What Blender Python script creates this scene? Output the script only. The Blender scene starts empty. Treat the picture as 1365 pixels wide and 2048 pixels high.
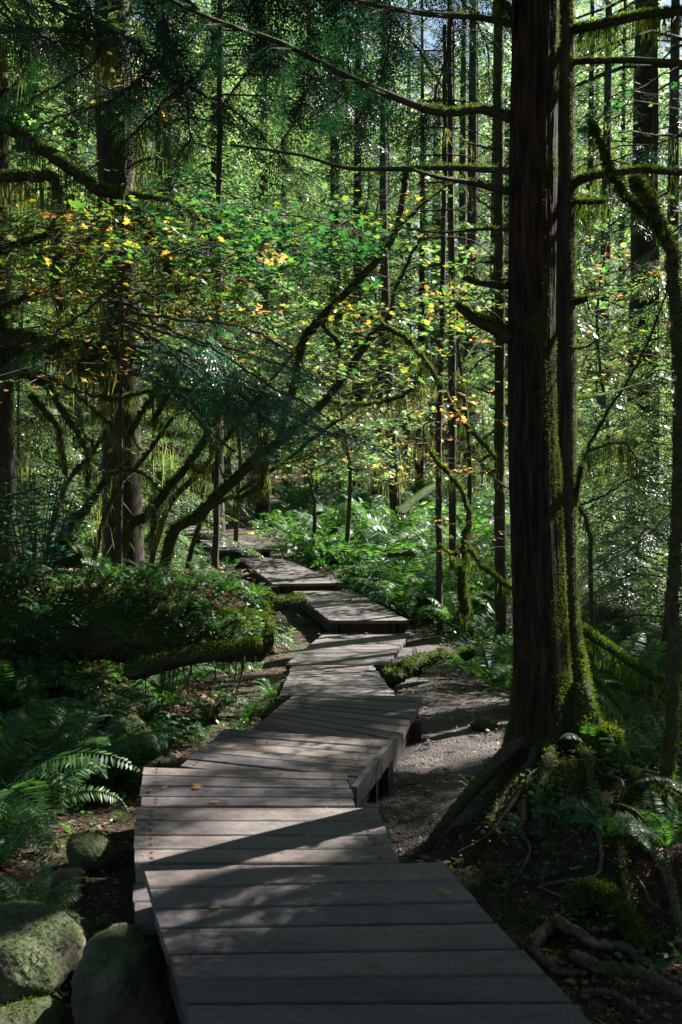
import bpy, math, random
import numpy as np
from mathutils import Vector
SC = bpy.context.scene
COL = SC.collection
PI = math.pi
# ---------------------------------------------------------------- camera
F, HX, HY, HOR = 2400.0, 682.5, 1024.0, 880.0
CAMZ = 1.66
TH = math.atan((HY - HOR) / F)
cd = bpy.data.cameras.new('camera'); cam = bpy.data.objects.new('camera', cd); COL.objects.link(cam)
cam.location = (0, 0, CAMZ); cam.rotation_euler = (PI / 2 - TH, 0, 0)
cd.sensor_fit = 'VERTICAL'; cd.sensor_height = 36; cd.lens = F / 2048 * 36
cd.clip_start = 0.05; cd.clip_end = 1000
cd.dof.use_dof = True; cd.dof.focus_distance = 10.5; cd.dof.aperture_fstop = 5.6
SC.camera = cam
# ---------------------------------------------------------------- sky, sun, exposure
SAZ, SEL = math.radians(50), math.radians(42)
SUN = np.array([math.sin(SAZ) * math.cos(SEL), math.cos(SAZ) * math.cos(SEL), math.sin(SEL)])
W = bpy.data.worlds.new('World'); SC.world = W; W.use_nodes = True
nt = W.node_tree; bg = nt.nodes['Background']
sky = nt.nodes.new('ShaderNodeTexSky'); sky.sky_type = 'NISHITA'; sky.sun_disc = False
sky.sun_elevation = SEL; sky.sun_rotation = SAZ
nt.links.new(sky.outputs[0], bg.inputs[0]); bg.inputs[1].default_value = 0.033
sl = bpy.data.lights.new('sun', 'SUN'); sl.energy = 5.0; sl.angle = math.radians(0.5); sl.color = (1, 0.96, 0.90)
so = bpy.data.objects.new('sun', sl); COL.objects.link(so)
so.rotation_euler = Vector(SUN).to_track_quat('Z', 'Y').to_euler()
SC.view_settings.view_transform = 'Standard'; SC.view_settings.look = 'None'
SC.view_settings.exposure = 2.35; SC.view_settings.gamma = 1
SC.cycles.max_bounces = 6; SC.cycles.diffuse_bounces = 3; SC.cycles.transmission_bounces = 4
SC.cycles.glossy_bounces = 2; SC.cycles.transparent_max_bounces = 4
SC.cycles.use_denoising = True
SC.cycles.sample_clamp_indirect = 4

# ---------------------------------------------------------------- pixel helpers (photo pixels 1365 x 2048)
cT, sT = math.cos(TH), math.sin(TH)
def ray(px, py):
    x = (px - HX) / F; v = -(py - HY) / F
    return np.array([x, cT + v * sT, -sT + v * cT])
def P(px, py, Y):
    d = ray(px, py); return np.array([0, 0, CAMZ]) + d * (Y / d[1])
def Zp(px, py, z):
    d = ray(px, py); return np.array([0, 0, CAMZ]) + d * ((z - CAMZ) / d[2])
def sm(v, a, b):
    t = np.clip((np.asarray(v, float) - a) / (b - a), 0, 1); return t * t * (3 - 2 * t)
# terrain ---------------------------------------------------------
_GY = [-6, 4, 6.9, 9, 11.5, 13.3, 15.3, 18, 22, 24, 26, 34, 60, 110]
_GZ = [-.42, -.45, -.47, -.52, -.72, -.88, -.92, -.86, -.72, -.6, -.52, -.36, .1, 2.5]
_WY = [-6, 3.4, 4.65, 5.9, 6.8, 8.1, 9.1, 11.8, 15.2, 18.1, 22.4, 24, 26, 34, 110]
_WX = [2.4, .14, -.19, -.41, -.52, -.14, .1, -.09, .35, -.4, -1.7, -2.3, -3, -2.4, -2.4]
def wobble(x, y):
    return (np.sin(x * 1.9 + 1.3 * np.sin(y * .7)) * np.cos(y * 1.5 + 1.1 * np.sin(x * .9)) * .5
            + np.sin(x * 4.3 + y * 1.1) * np.cos(y * 3.7 - x * .6) * .22 + np.sin(x * 9.1 - y * 5.3) * np.cos(y * 8.7 + x * 3.1) * .09)
def gz(x, y):
    x = np.asarray(x, float); y = np.asarray(y, float)
    b = np.interp(y, _GY, _GZ); w = np.interp(y, _WY, _WX); dx = x - w
    z = b + wobble(x, y) * (.02 + .2 * sm(np.abs(dx), 1.2, 4) * sm(y, 2, 12)) + .03 * wobble(x * 2.3, y * 2.3)
    z = z + .38 * sm(-dx, 1.1, 2.6) * sm(y, 7.6, 9) * (1 - sm(y, 12, 16) * .5)
    z = z + .44 * np.exp(-(((x - 1.25) / .6) ** 2 + ((y - 6.1) / .85) ** 2) ** 1.4)
    z = z + .16 * np.exp(-(((x - 1.9) / .6) ** 2 + ((y - 5.4) / .9) ** 2))
    z = z + sm(-x, 3, 9) * sm(y, 15, 29) * 1.35
    z = z + sm(x, 6, 16) * sm(y, 10, 30) * 1.0
    return z
def G(px, py, h=0.0):
    d = ray(px, py); t = 1.0
    while t < 150:
        p = np.array([0, 0, CAMZ]) + d * t
        if p[2] <= gz(p[0], p[1]) + h: return p
        t += .03
    return p
# ---------------------------------------------------------------- geometry kit
def nrm(a):
    return a / np.maximum(np.linalg.norm(a, axis=-1, keepdims=True), 1e-9)
class Geo:
    def __init__(s): s.v = []; s.q = []; s.t = []; s.tc = []; s.n = 0
    def add(s, V, Fc, mi=0, tc=None):
        V = np.asarray(V, float); Fc = np.asarray(Fc, int)
        (s.q if Fc.shape[1] == 4 else s.t).append((Fc + s.n, mi))
        s.v.append(V); s.tc.append(V if tc is None else tc); s.n += len(V)
    def build(s, name, mats, parent=None, smooth=False):
        me = bpy.data.meshes.new(name)
        V = np.concatenate(s.v)
        me.vertices.add(len(V)); me.vertices.foreach_set('co', V.astype(np.float32).ravel())
        L = [f.ravel() for f, _ in s.q] + [f.ravel() for f, _ in s.t]
        L = np.concatenate(L).astype(np.int32)
        nq = sum(len(f) for f, _ in s.q); n3 = sum(len(f) for f, _ in s.t)
        st = np.concatenate([np.arange(nq) * 4, nq * 4 + np.arange(n3) * 3]).astype(np.int32)
        mi = np.concatenate([np.full(len(f), m) for f, m in s.q] + [np.full(len(f), m) for f, m in s.t]).astype(np.int32)
        me.loops.add(len(L)); me.loops.foreach_set('vertex_index', L)
        me.polygons.add(nq + n3); me.polygons.foreach_set('loop_start', st)
        me.polygons.foreach_set('material_index', mi)
        me.polygons.foreach_set('use_smooth', np.full(nq + n3, smooth))
        a = me.attributes.new('tc', 'FLOAT_VECTOR', 'POINT')
        a.data.foreach_set('vector', np.concatenate(s.tc).astype(np.float32).ravel())
        me.update(calc_edges=True); me.validate()
        for m in (mats if isinstance(mats, (list, tuple)) else [mats]): me.materials.append(m)
        o = bpy.data.objects.new(name, me); COL.objects.link(o)
        if parent is not None: o.parent = parent
        return o
def tag(o, label=None, cat=None, group=None, kind=None):
    if label: o['label'] = label
    if cat: o['category'] = cat
    if group: o['group'] = group
    if kind: o['kind'] = kind
    return o
def empty(name, loc, label, cat, group=None, rz=0):
    o = bpy.data.objects.new(name, None); COL.objects.link(o); o.empty_display_size = .1
    o.location = tuple(float(c) for c in loc); o.rotation_euler.z = rz
    return tag(o, label, cat, group)
def rel(o): return np.array(o.location)
def smooth_path(pts, n):
    pts = np.asarray(pts, float)
    if len(pts) == 2: return pts[0] + (pts[1] - pts[0]) * np.linspace(0, 1, n)[:, None]
    p = np.vstack([2 * pts[0] - pts[1], pts, 2 * pts[-1] - pts[-2]]); out = []
    m = len(pts) - 1
    for u in np.linspace(0, m, n):
        i = min(int(u), m - 1); t = u - i; a, b, c, d = p[i:i + 4]
        out.append(.5 * ((2 * b) + (c - a) * t + (2 * a - 5 * b + 4 * c - d) * t * t + (3 * b - a - 3 * c + d) * t ** 3))
    return np.array(out)
def tube(g, path, rad, k=8, mi=0, lump=0.0, rng=None, cap=True, flute=None, fl_n=5, fine=0.0):
    path = np.asarray(path, float); n = len(path); rad = np.broadcast_to(np.asarray(rad, float), (n,))
    T = nrm(np.gradient(path, axis=0))
    up = np.array([0, 0, 1.]) if abs(T[0][2]) < .9 else np.array([1., 0, 0])
    u = nrm(np.cross(up, T[0])); A = []; B = []
    for i in range(n):
        u = nrm(u - T[i] * np.dot(u, T[i])); A.append(u); B.append(np.cross(T[i], u))
    A = np.array(A); B = np.array(B); a = np.linspace(0, 2 * PI, k, endpoint=False)
    s = np.concatenate([[0], np.cumsum(np.linalg.norm(np.diff(path, axis=0), axis=1))])
    N = A[:, None] * np.cos(a)[None, :, None] + B[:, None] * np.sin(a)[None, :, None]
    r = rad[:, None] * np.ones((n, k))
    if lump:
        ph = (rng.uniform(0, 6, 6) if rng is not None else np.arange(6.))
        r = r * (1 + lump * (np.sin(3 * a[None] + ph[0] + s[:, None] * 3.1 + ph[3]) * .5 + np.sin(2 * a[None] - s[:, None] * 7.3 + ph[1]) * .4
                             + np.sin(5 * a[None] + s[:, None] * 17 + ph[2]) * .35))
        if rng is not None: r = r * (1 + lump * .4 * rng.standard_normal((n, k)))
    if fine:
        sv = s[:, None]; aa = a[None]; w1 = 1 - np.abs(np.sin(aa * 7 + .8 * np.sin(sv * 2.3 + aa) + .5 * np.sin(sv * 5.1))); w2 = 1 - np.abs(np.sin(aa * 13 + 1.1 * np.sin(sv * 3.7 + 2 * aa) + .7 * np.sin(sv * 11)))
        w3 = np.sin(aa * 29 + 2 * np.sin(sv * 6.1)) * np.sin(sv * 23 + 3 * np.sin(aa * 5)); r = r + fine * (w1 ** 2 * 1.0 + w2 ** 2 * .7 + w3 * .35)
    if flute is not None:
        r = r * (1 + np.asarray(flute)[:, None] * np.sin(fl_n * a[None] + .25 * s[:, None]))
    V = (path[:, None] + N * r[:, :, None]).reshape(-1, 3)
    tc = np.stack([np.broadcast_to(np.cos(a), (n, k)) * rad[:, None], np.broadcast_to(np.sin(a), (n, k)) * rad[:, None], np.broadcast_to(s[:, None], (n, k))], -1).reshape(-1, 3)
    i = np.arange(n - 1)[:, None] * k; j = np.arange(k)[None]; j2 = (j + 1) % k
    Q = np.stack([i + j, i + j2, i + k + j2, i + k + j], -1).reshape(-1, 4)
    g.add(V, Q, mi, tc)
    if cap:
        for e in (0, n - 1):
            c = path[e]; ring = V[e * k:(e + 1) * k]
            VV = np.vstack([ring, c[None]]); jj = np.arange(k)
            Tt = np.stack([jj, np.full(k, k), (jj + 1) % k], -1) if e == 0 else np.stack([jj, (jj + 1) % k, np.full(k, k)], -1)
            g.add(VV, Tt, mi, np.vstack([tc[e * k:(e + 1) * k], [[0, 0, s[e]]]]))
    sr = np.random.default_rng(n * 31 + k); m = 3 * len(Q); qi = np.repeat(np.arange(len(Q)), 3); a_, b_ = sr.random((m, 1)), sr.random((m, 1)); W = [Q[qi, c] for c in range(4)]; Nf = N.reshape(-1, 3)
    wt = [(1 - a_) * (1 - b_), a_ * (1 - b_), a_ * b_, (1 - a_) * b_]
    return sum(V[W[c]] * wt[c] for c in range(4)), nrm(sum(Nf[W[c]] * wt[c] for c in range(4)))
def kites(g, p, d, n, l, w, mi=0, bend=0.0):
    p = np.asarray(p, float); N = len(p); l = np.broadcast_to(l, (N,))[:, None]; w = np.broadcast_to(w, (N,))[:, None]
    d = nrm(d); s = nrm(np.cross(n, d))
    V = np.stack([p, p + d * l * .45 + s * w * .5, p + d * l - np.array([0, 0, 1.]) * l * bend, p + d * l * .45 - s * w * .5], 1).reshape(-1, 3)
    g.add(V, np.arange(4 * N).reshape(-1, 4), mi)
def randn(rng, n): return rng.standard_normal((n, 3))
def fuzz(g, V, N, cnt, l, w, rng, mi=0, up=None, sag=0.0):
    idx = np.arange(len(V))
    if up is not None:
        wt = np.clip(N[:, 2] + up, .02, None); idx = rng.choice(idx, cnt, p=wt / wt.sum())
    else: idx = rng.choice(idx, cnt)
    p = V[idx] + randn(rng, cnt) * w
    d = N[idx] + randn(rng, cnt) * .55; d[:, 2] -= sag
    kites(g, p, d, randn(rng, cnt), l * rng.uniform(.4, 1.2, cnt), w * rng.uniform(.7, 1.3, cnt), mi)
def strands(g, pts, rng, l=.2, w=.008, n=6, spread=.04, mi=0):
    m = len(pts) * n
    p = np.repeat(np.asarray(pts, float), n, axis=0) + randn(rng, m) * spread * np.array([1, 1, .3])
    ll = l * rng.uniform(.2, 1.3, m) ** 1.3
    d = np.stack([rng.normal(0, .1, m), rng.normal(0, .1, m), -np.ones(m)], -1)
    kites(g, p, d, randn(rng, m) * np.array([1, 1, 0.05]), ll, w * rng.uniform(.6, 1.5, m), mi)
    # second half hanging off-axis, thinner, for a ragged end
    p2 = p + nrm(d) * (ll * .6)[:, None]; d2 = d + randn(rng, m) * np.array([.3, .3, 0])
    kites(g, p2, d2, randn(rng, m) * np.array([1, 1, .05]), ll * .6, w * .7, mi)
class Tpl:
    def __init__(s, build):
        g = Geo(); build(g); s.V = np.concatenate(g.v)
        s.q = [(f, m) for f, m in g.q]; s.t = [(f, m) for f, m in g.t]
    def put(s, g, T, X, Nn, sc, mi=None):
        """copies at T, x-axis X, approx normal Nn, scale sc"""
        N = len(T); X = nrm(X); Y = nrm(np.cross(Nn, X)); Z = np.cross(X, Y)
        R = np.stack([X, Y, Z], -1) * np.broadcast_to(sc, (N,))[:, None, None]
        V = np.einsum('nij,vj->nvi', R, s.V) + np.asarray(T)[:, None]
        nv = len(s.V); off = (np.arange(N) * nv)[:, None, None]; base = g.n
        g.v.append(V.reshape(-1, 3)); g.tc.append(V.reshape(-1, 3)); g.n += N * nv
        for f, m in s.q: g.q.append(((f[None] + off).reshape(-1, 4) + base, m if mi is None else mi))
        for f, m in s.t: g.t.append(((f[None] + off).reshape(-1, 3) + base, m if mi is None else mi))
def spray_tpl(seed, n_side, Ls, per, ll, lw, curve=.18):
    def b(g):
        rng = np.random.default_rng(seed); p = []; d = []; l = []
        for i in range(n_side):
            t = (i + .7) / n_side; sd = 1 if i % 2 else -1
            a = sd * math.radians(62 - 25 * t + rng.normal(0, 5)); pos = np.array([t, rng.normal(0, .01), -curve * t * t])
            dr = np.array([math.cos(a), math.sin(a), -.15 + rng.normal(0, .08)]); ln = Ls * (math.sin(PI * (.2 + .68 * t)) ** .7) * rng.uniform(.75, 1.1)
            m = max(2, int(per * ln / Ls))
            for k in range(m):
                s = (k + .4) / m; q = pos + dr * ln * s + np.array([0, 0, -.12 * ln * s * s])
                b_ = a + (1 if k % 2 else -1) * math.radians(38) * (1 - .4 * s)
                p.append(q); d.append([math.cos(b_), math.sin(b_), -.12 + rng.normal(0, .12)]); l.append(ll * rng.uniform(.8, 1.2) * (1.1 - .35 * s))
        for k in range(per):
            t = (k + .5) / per; b_ = (1 if k % 2 else -1) * .55
            p.append([t, 0, -curve * t * t]); d.append([math.cos(b_), math.sin(b_), -.3]); l.append(ll)
        n = np.tile([0, 0, 1.], (len(p), 1)) + rng.normal(0, .25, (len(p), 3))
        kites(g, np.array(p), np.array(d), n, np.array(l), np.array(l) * lw / ll, 0)
    return Tpl(b)
SPN = [spray_tpl(i, 22, .36, 11, .075, .026) for i in range(3)]       # near sprays, unit length
SPM = [spray_tpl(10 + i, 14, .40, 7, .12, .042) for i in range(3)]     # mid
SPF = [spray_tpl(20 + i, 9, .45, 3, .26, .10) for i in range(3)]       # far
def leaf_tpl(lobes, depth, fold):
    def b(g):
        n = lobes * 2; a0 = math.radians(25); V = [[.0, 0, 0]]
        for i in range(n + 1):
            a = -PI + a0 + (2 * PI - 2 * a0) * i / n; r = (.62 if i % 2 else depth)
            r = r * (.72 + .28 * math.cos(a / 2)) if i % 2 else r
            V.append([math.cos(a) * r * .9 + .05, math.sin(a) * r, fold * abs(math.sin(a)) * r - .06 * r])
        T = [[0, i, i + 1] for i in range(1, n + 1)]
        g.add(V, T)
    return Tpl(b)
MAPLE = leaf_tpl(7, .36, .12); OVAL = leaf_tpl(3, .5, .08)
# ---------------------------------------------------------------- materials
def mat(name, build):
    m = bpy.data.materials.new(name); m.use_nodes = True; t = m.node_tree; t.nodes.clear()
    out = t.nodes.new('ShaderNodeOutputMaterial'); build(t, out); return m
def nd(t, k, **kw):
    n = t.nodes.new(k)
    for a, v in kw.items():
        if a.startswith('i_'): n.inputs[a[2:].replace('_', ' ')].default_value = v
        else: setattr(n, a, v)
    return n
def coords(t, attr='tc', scale=(1, 1, 1)):
    if attr == 'obj': c = nd(t, 'ShaderNodeTexCoord').outputs['Object']
    elif attr == 'pos': c = nd(t, 'ShaderNodeNewGeometry').outputs['Position']
    else: c = nd(t, 'ShaderNodeAttribute', attribute_name=attr).outputs['Vector']
    mp = nd(t, 'ShaderNodeMapping'); mp.inputs['Scale'].default_value = scale; t.links.new(c, mp.inputs[0]); return mp.outputs[0]
def noise(t, c, sc, det=4, rough=.6, out='Fac'):
    n = nd(t, 'ShaderNodeTexNoise'); n.inputs['Scale'].default_value = sc; n.inputs['Detail'].default_value = det; n.inputs['Roughness'].default_value = rough
    t.links.new(c, n.inputs['Vector']); return n.outputs[out]
def ramp(t, f, stops):
    r = nd(t, 'ShaderNodeValToRGB'); e = r.color_ramp.elements
    while len(e) < len(stops): e.new(.5)
    for i, (p, c) in enumerate(stops): e[i].position = p; e[i].color = (*c, 1)
    t.links.new(f, r.inputs[0]); return r.outputs[0]
def mixc(t, f, a, b, bt='MIX'):
    m = nd(t, 'ShaderNodeMix', data_type='RGBA', blend_type=bt)
    for s, v in ((0, f), (6, a), (7, b)):
        if isinstance(v, (int, float)): m.inputs[s].default_value = v
        elif isinstance(v, tuple): m.inputs[s].default_value = (*v, 1)
        else: t.links.new(v, m.inputs[s])
    return m.outputs[2]
def leafmat(name, stops, trans=.42, rough=.45, spec=.4, tr_tint=(1.5, 1.7, .6), big=1.2):
    def b(t, out):
        isl = nd(t, 'ShaderNodeNewGeometry').outputs['Random Per Island']
        nz = noise(t, coords(t, 'pos'), big, 2)
        ad = nd(t, 'ShaderNodeMath', operation='MULTIPLY_ADD'); t.links.new(isl, ad.inputs[0]); ad.inputs[1].default_value = .62
        sc = nd(t, 'ShaderNodeMath', operation='MULTIPLY'); t.links.new(nz, sc.inputs[0]); sc.inputs[1].default_value = .42; t.links.new(sc.outputs[0], ad.inputs[2])
        c = ramp(t, ad.outputs[0], stops)
        p = nd(t, 'ShaderNodeBsdfPrincipled'); t.links.new(c, p.inputs['Base Color']); p.inputs['Roughness'].default_value = rough; p.inputs['Specular IOR Level'].default_value = spec
        tr = nd(t, 'ShaderNodeBsdfTranslucent'); t.links.new(mixc(t, 1.0, c, tr_tint, 'MULTIPLY'), tr.inputs[0])
        mx = nd(t, 'ShaderNodeMixShader'); mx.inputs[0].default_value = trans
        t.links.new(p.outputs[0], mx.inputs[1]); t.links.new(tr.outputs[0], mx.inputs[2]); t.links.new(mx.outputs[0], out.inputs[0])
    return mat(name, b)
def solid(name, stops, sc=8, rough=.8, bump=.3, scale=(1, 1, 1), attr='tc', det=5, moss=None, moss_sc=2.5, moss_at=.5, up=0.0, spec=.3, mosscol=((.012, .02, .004), (.045, .07, .012)), bdist=.02, fine=60, side=None):
    def b(t, out):
        c = coords(t, attr, scale); n = noise(t, c, sc, det, .65)
        colr = ramp(t, n, stops); hgt = n
        if moss is not None:
            c2 = coords(t, 'pos'); m = noise(t, c2, moss_sc, 4, .6)
            m2 = noise(t, c2, fine, 2, .6)
            geo = nd(t, 'ShaderNodeNewGeometry'); sx = nd(t, 'ShaderNodeSeparateXYZ'); t.links.new(geo.outputs['Normal'], sx.inputs[0])
            a = nd(t, 'ShaderNodeMath', operation='MULTIPLY_ADD'); t.links.new(sx.outputs[2], a.inputs[0]); a.inputs[1].default_value = up; t.links.new(m, a.inputs[2])
            if side:
                a2 = nd(t, 'ShaderNodeMath', operation='MULTIPLY_ADD'); t.links.new(sx.outputs[0], a2.inputs[0]); a2.inputs[1].default_value = side[0]; t.links.new(a.outputs[0], a2.inputs[2]); a = a2
            f = nd(t, 'ShaderNodeMapRange'); t.links.new(a.outputs[0], f.inputs[0]); f.inputs[1].default_value = moss_at - .06; f.inputs[2].default_value = moss_at + .08
            mm = nd(t, 'ShaderNodeMath', operation='MULTIPLY', use_clamp=True); t.links.new(f.outputs[0], mm.inputs[0]); mm.inputs[1].default_value = moss
            colr = mixc(t, mm.outputs[0], colr, ramp(t, m2, [(.3, mosscol[0]), (.7, mosscol[1])]))
            h = nd(t, 'ShaderNodeMath', operation='MULTIPLY_ADD'); t.links.new(m2, h.inputs[0]); t.links.new(mm.outputs[0], h.inputs[1]); t.links.new(n, h.inputs[2]); hgt = h.outputs[0]
        bp = nd(t, 'ShaderNodeBump'); bp.inputs['Strength'].default_value = bump; bp.inputs['Distance'].default_value = bdist; t.links.new(hgt, bp.inputs['Height'])
        p = nd(t, 'ShaderNodeBsdfPrincipled'); t.links.new(colr, p.inputs['Base Color']); p.inputs['Roughness'].default_value = rough
        p.inputs['Specular IOR Level'].default_value = spec
        t.links.new(bp.outputs[0], p.inputs['Normal']); t.links.new(p.outputs[0], out.inputs[0])
    return mat(name, b)
M = {}
M['needle'] = leafmat('needle', [(.1, (.010, .055, .034)), (.5, (.02, .10, .058)), (.85, (.04, .15, .065)), (1, (.07, .17, .055))], .42, .36, .5, (1.3, 1.6, .7))  # teal tint of the shade put into the needle colour
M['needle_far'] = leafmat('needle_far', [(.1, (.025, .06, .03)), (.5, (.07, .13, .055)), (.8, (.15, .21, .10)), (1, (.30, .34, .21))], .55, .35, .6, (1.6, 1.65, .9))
M['needle_shaded'] = leafmat('needle_shaded', [(.1, (.004, .02, .013)), (.5, (.008, .036, .022)), (.85, (.016, .06, .028)), (1, (.03, .085, .03))], .3, .45, .3, (1.3, 1.7, .7))  # needle copy darkened so the overhead boughs look shaded
M['needle_sunlit'] = leafmat('needle_sunlit', [(.1, (.07, .13, .07)), (.5, (.19, .26, .15)), (.8, (.33, .38, .26)), (1, (.5, .52, .42))], .6, .35, .6, (1.5, 1.5, 1.2))  # far wood needles, sunlight put into a raised albedo
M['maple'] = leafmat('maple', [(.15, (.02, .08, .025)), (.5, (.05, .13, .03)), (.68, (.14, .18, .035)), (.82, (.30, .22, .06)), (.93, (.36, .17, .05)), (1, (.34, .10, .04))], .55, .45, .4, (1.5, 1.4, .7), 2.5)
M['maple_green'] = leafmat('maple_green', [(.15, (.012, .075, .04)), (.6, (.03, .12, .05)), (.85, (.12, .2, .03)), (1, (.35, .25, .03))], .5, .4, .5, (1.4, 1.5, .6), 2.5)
M['maple_sunlit'] = leafmat('maple_sunlit', [(.1, (.06, .14, .06)), (.6, (.12, .21, .09)), (.9, (.24, .29, .13)), (1, (.36, .27, .1))], .5, .35, .5, (1.4, 1.5, .9), 2.5)  # green maple copy lightened so background leaves look sunlit
M['maple_gold'] = leafmat('maple_gold', [(.1, (.12, .16, .05)), (.4, (.32, .26, .10)), (.7, (.42, .23, .09)), (1, (.40, .14, .06))], .55, .45, .4, (1.6, 1.3, .8), 2.5)
M['fern'] = leafmat('fern', [(.1, (.014, .05, .018)), (.5, (.042, .11, .034)), (1, (.11, .19, .045))], .42, .48, .35, (1.4, 1.8, .5))
M['fern_dead'] = leafmat('fern_dead', [(.1, (.05, .02, .008)), (.6, (.12, .05, .02)), (1, (.2, .1, .04))], .3, .6, .3, (1.4, 1, .6))
M['shrub'] = leafmat('shrub', [(.1, (.015, .07, .06)), (.6, (.03, .12, .09)), (1, (.06, .18, .07))], .35, .35, .6, (1.3, 1.6, .7))
M['herb'] = leafmat('herb', [(.1, (.008, .035, .014)), (.6, (.022, .08, .026)), (.9, (.06, .13, .03)), (1, (.16, .13, .04))], .4, .5, .3, (1.5, 1.7, .5))  # darker herb copy, shade put into the colour
M['herb_lit'] = leafmat('herb_lit', [(.1, (.015, .06, .018)), (.6, (.045, .13, .03)), (.9, (.12, .2, .04)), (1, (.25, .2, .06))], .5, .45, .5, (1.5, 1.7, .5))  # lighter herb copy, sunlight put into the colour
M['moss'] = leafmat('moss', [(.1, (.015, .026, .004)), (.6, (.06, .095, .015)), (1, (.14, .18, .03))], .45, .8, .1, (1.5, 1.5, .6), 4)
M['hangmoss'] = leafmat('hangmoss', [(.1, (.07, .09, .03)), (.6, (.16, .19, .06)), (1, (.3, .32, .13))], .5, .8, .1, (1.4, 1.4, .8), 2)
M['litter'] = leafmat('litter', [(.1, (.05, .022, .01)), (.5, (.13, .06, .03)), (.8, (.24, .13, .07)), (.94, (.36, .24, .14)), (1, (.4, .2, .03))], .15, .6, .4, (1.4, 1.1, .7))
M['dry'] = leafmat('dry', [(.1, (.12, .08, .05)), (.6, (.22, .17, .11)), (1, (.35, .3, .2))], .3, .6, .3, (1.3, 1.2, .9))
M['bark'] = solid('bark', [(.3, (.012, .008, .006)), (.5, (.05, .033, .024)), (.75, (.11, .075, .055))], 26, .85, .9, (1, 1, .12), moss=.9, moss_sc=3.0, moss_at=.60, bdist=.03)
M['bark_red'] = solid('bark_red', [(.32, (.005, .003, .002)), (.48, (.016, .009, .006)), (.6, (.034, .020, .013)), (.72, (.055, .034, .022)), (.85, (.11, .085, .062))], 40, .85, .8, (1, 1, .10), moss=.85, moss_sc=3.0, moss_at=.60, bdist=.008, det=9, spec=.1, side=(.16, 0, 0), mosscol=((.008, .012, .003), (.035, .05, .010)))
M['bark_mossy'] = solid('bark_mossy', [(.3, (.015, .011, .007)), (.7, (.08, .055, .035))], 20, .9, .8, (1, 1, .3), moss=1.0, moss_sc=6, moss_at=.5, up=.22, bdist=.02)
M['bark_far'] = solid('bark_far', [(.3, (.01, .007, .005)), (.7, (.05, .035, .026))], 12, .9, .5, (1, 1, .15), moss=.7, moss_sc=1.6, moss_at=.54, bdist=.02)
M['root'] = solid('root', [(.3, (.03, .02, .014)), (.55, (.12, .08, .06)), (.8, (.26, .19, .15))], 30, .8, .7, (1, 1, .25), moss=.8, moss_sc=5, moss_at=.62, up=.12)
M['root_dark'] = solid('root_dark', [(.3, (.012, .008, .005)), (.55, (.045, .03, .02)), (.8, (.10, .07, .05))], 30, .85, .9, (1, 1, .25), moss=.9, moss_sc=7, moss_at=.55, up=.12, mosscol=((.012, .02, .004), (.04, .06, .012)))
M['rotten'] = solid('rotten', [(.3, (.008, .005, .003)), (.55, (.032, .019, .011)), (.8, (.09, .06, .04))], 24, .9, 1, (1, 1, .15), moss=1, moss_sc=2.8, moss_at=.42, up=.2, mosscol=((.012, .022, .005), (.05, .08, .016)))
M['rock'] = solid('rock', [(.3, (.025, .022, .015)), (.5, (.06, .054, .037)), (.66, (.105, .094, .066)), (.8, (.17, .155, .115))], 4.5, .8, .7, attr='pos', moss=.85, moss_sc=4, moss_at=.56, up=.14, bdist=.03, det=8, fine=28)
M['soil'] = solid('soil', [(.3, (.010, .007, .005)), (.5, (.035, .022, .014)), (.7, (.09, .055, .034))], 14, .95, 1, attr='pos', moss=.85, moss_sc=1.1, moss_at=.58, det=8, bdist=.05)
def _dirt(t, out):
    c = coords(t, 'pos'); n = noise(t, c, 3.5, 8, .65); n2 = noise(t, c, 55, 4, .7)
    v = nd(t, 'ShaderNodeTexVoronoi'); v.inputs['Scale'].default_value = 55; t.links.new(c, v.inputs['Vector'])
    col = mixc(t, .6, ramp(t, n, [(.3, (.014, .009, .007)), (.6, (.04, .028, .023)), (.8, (.08, .057, .047))]), ramp(t, n2, [(.3, (.006, .004, .003)), (.55, (.036, .026, .021)), (.75, (.14, .11, .095))]))
    h = nd(t, 'ShaderNodeMath', operation='SUBTRACT'); t.links.new(n2, h.inputs[0]); t.links.new(v.outputs[0], h.inputs[1])
    bp = nd(t, 'ShaderNodeBump'); bp.inputs['Strength'].default_value = .8; bp.inputs['Distance'].default_value = .02; t.links.new(h.outputs[0], bp.inputs['Height'])
    p = nd(t, 'ShaderNodeBsdfPrincipled'); t.links.new(col, p.inputs['Base Color']); p.inputs['Roughness'].default_value = .8; t.links.new(bp.outputs[0], p.inputs['Normal']); t.links.new(p.outputs[0], out.inputs[0])
M['dirt'] = mat('dirt', _dirt)
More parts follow.
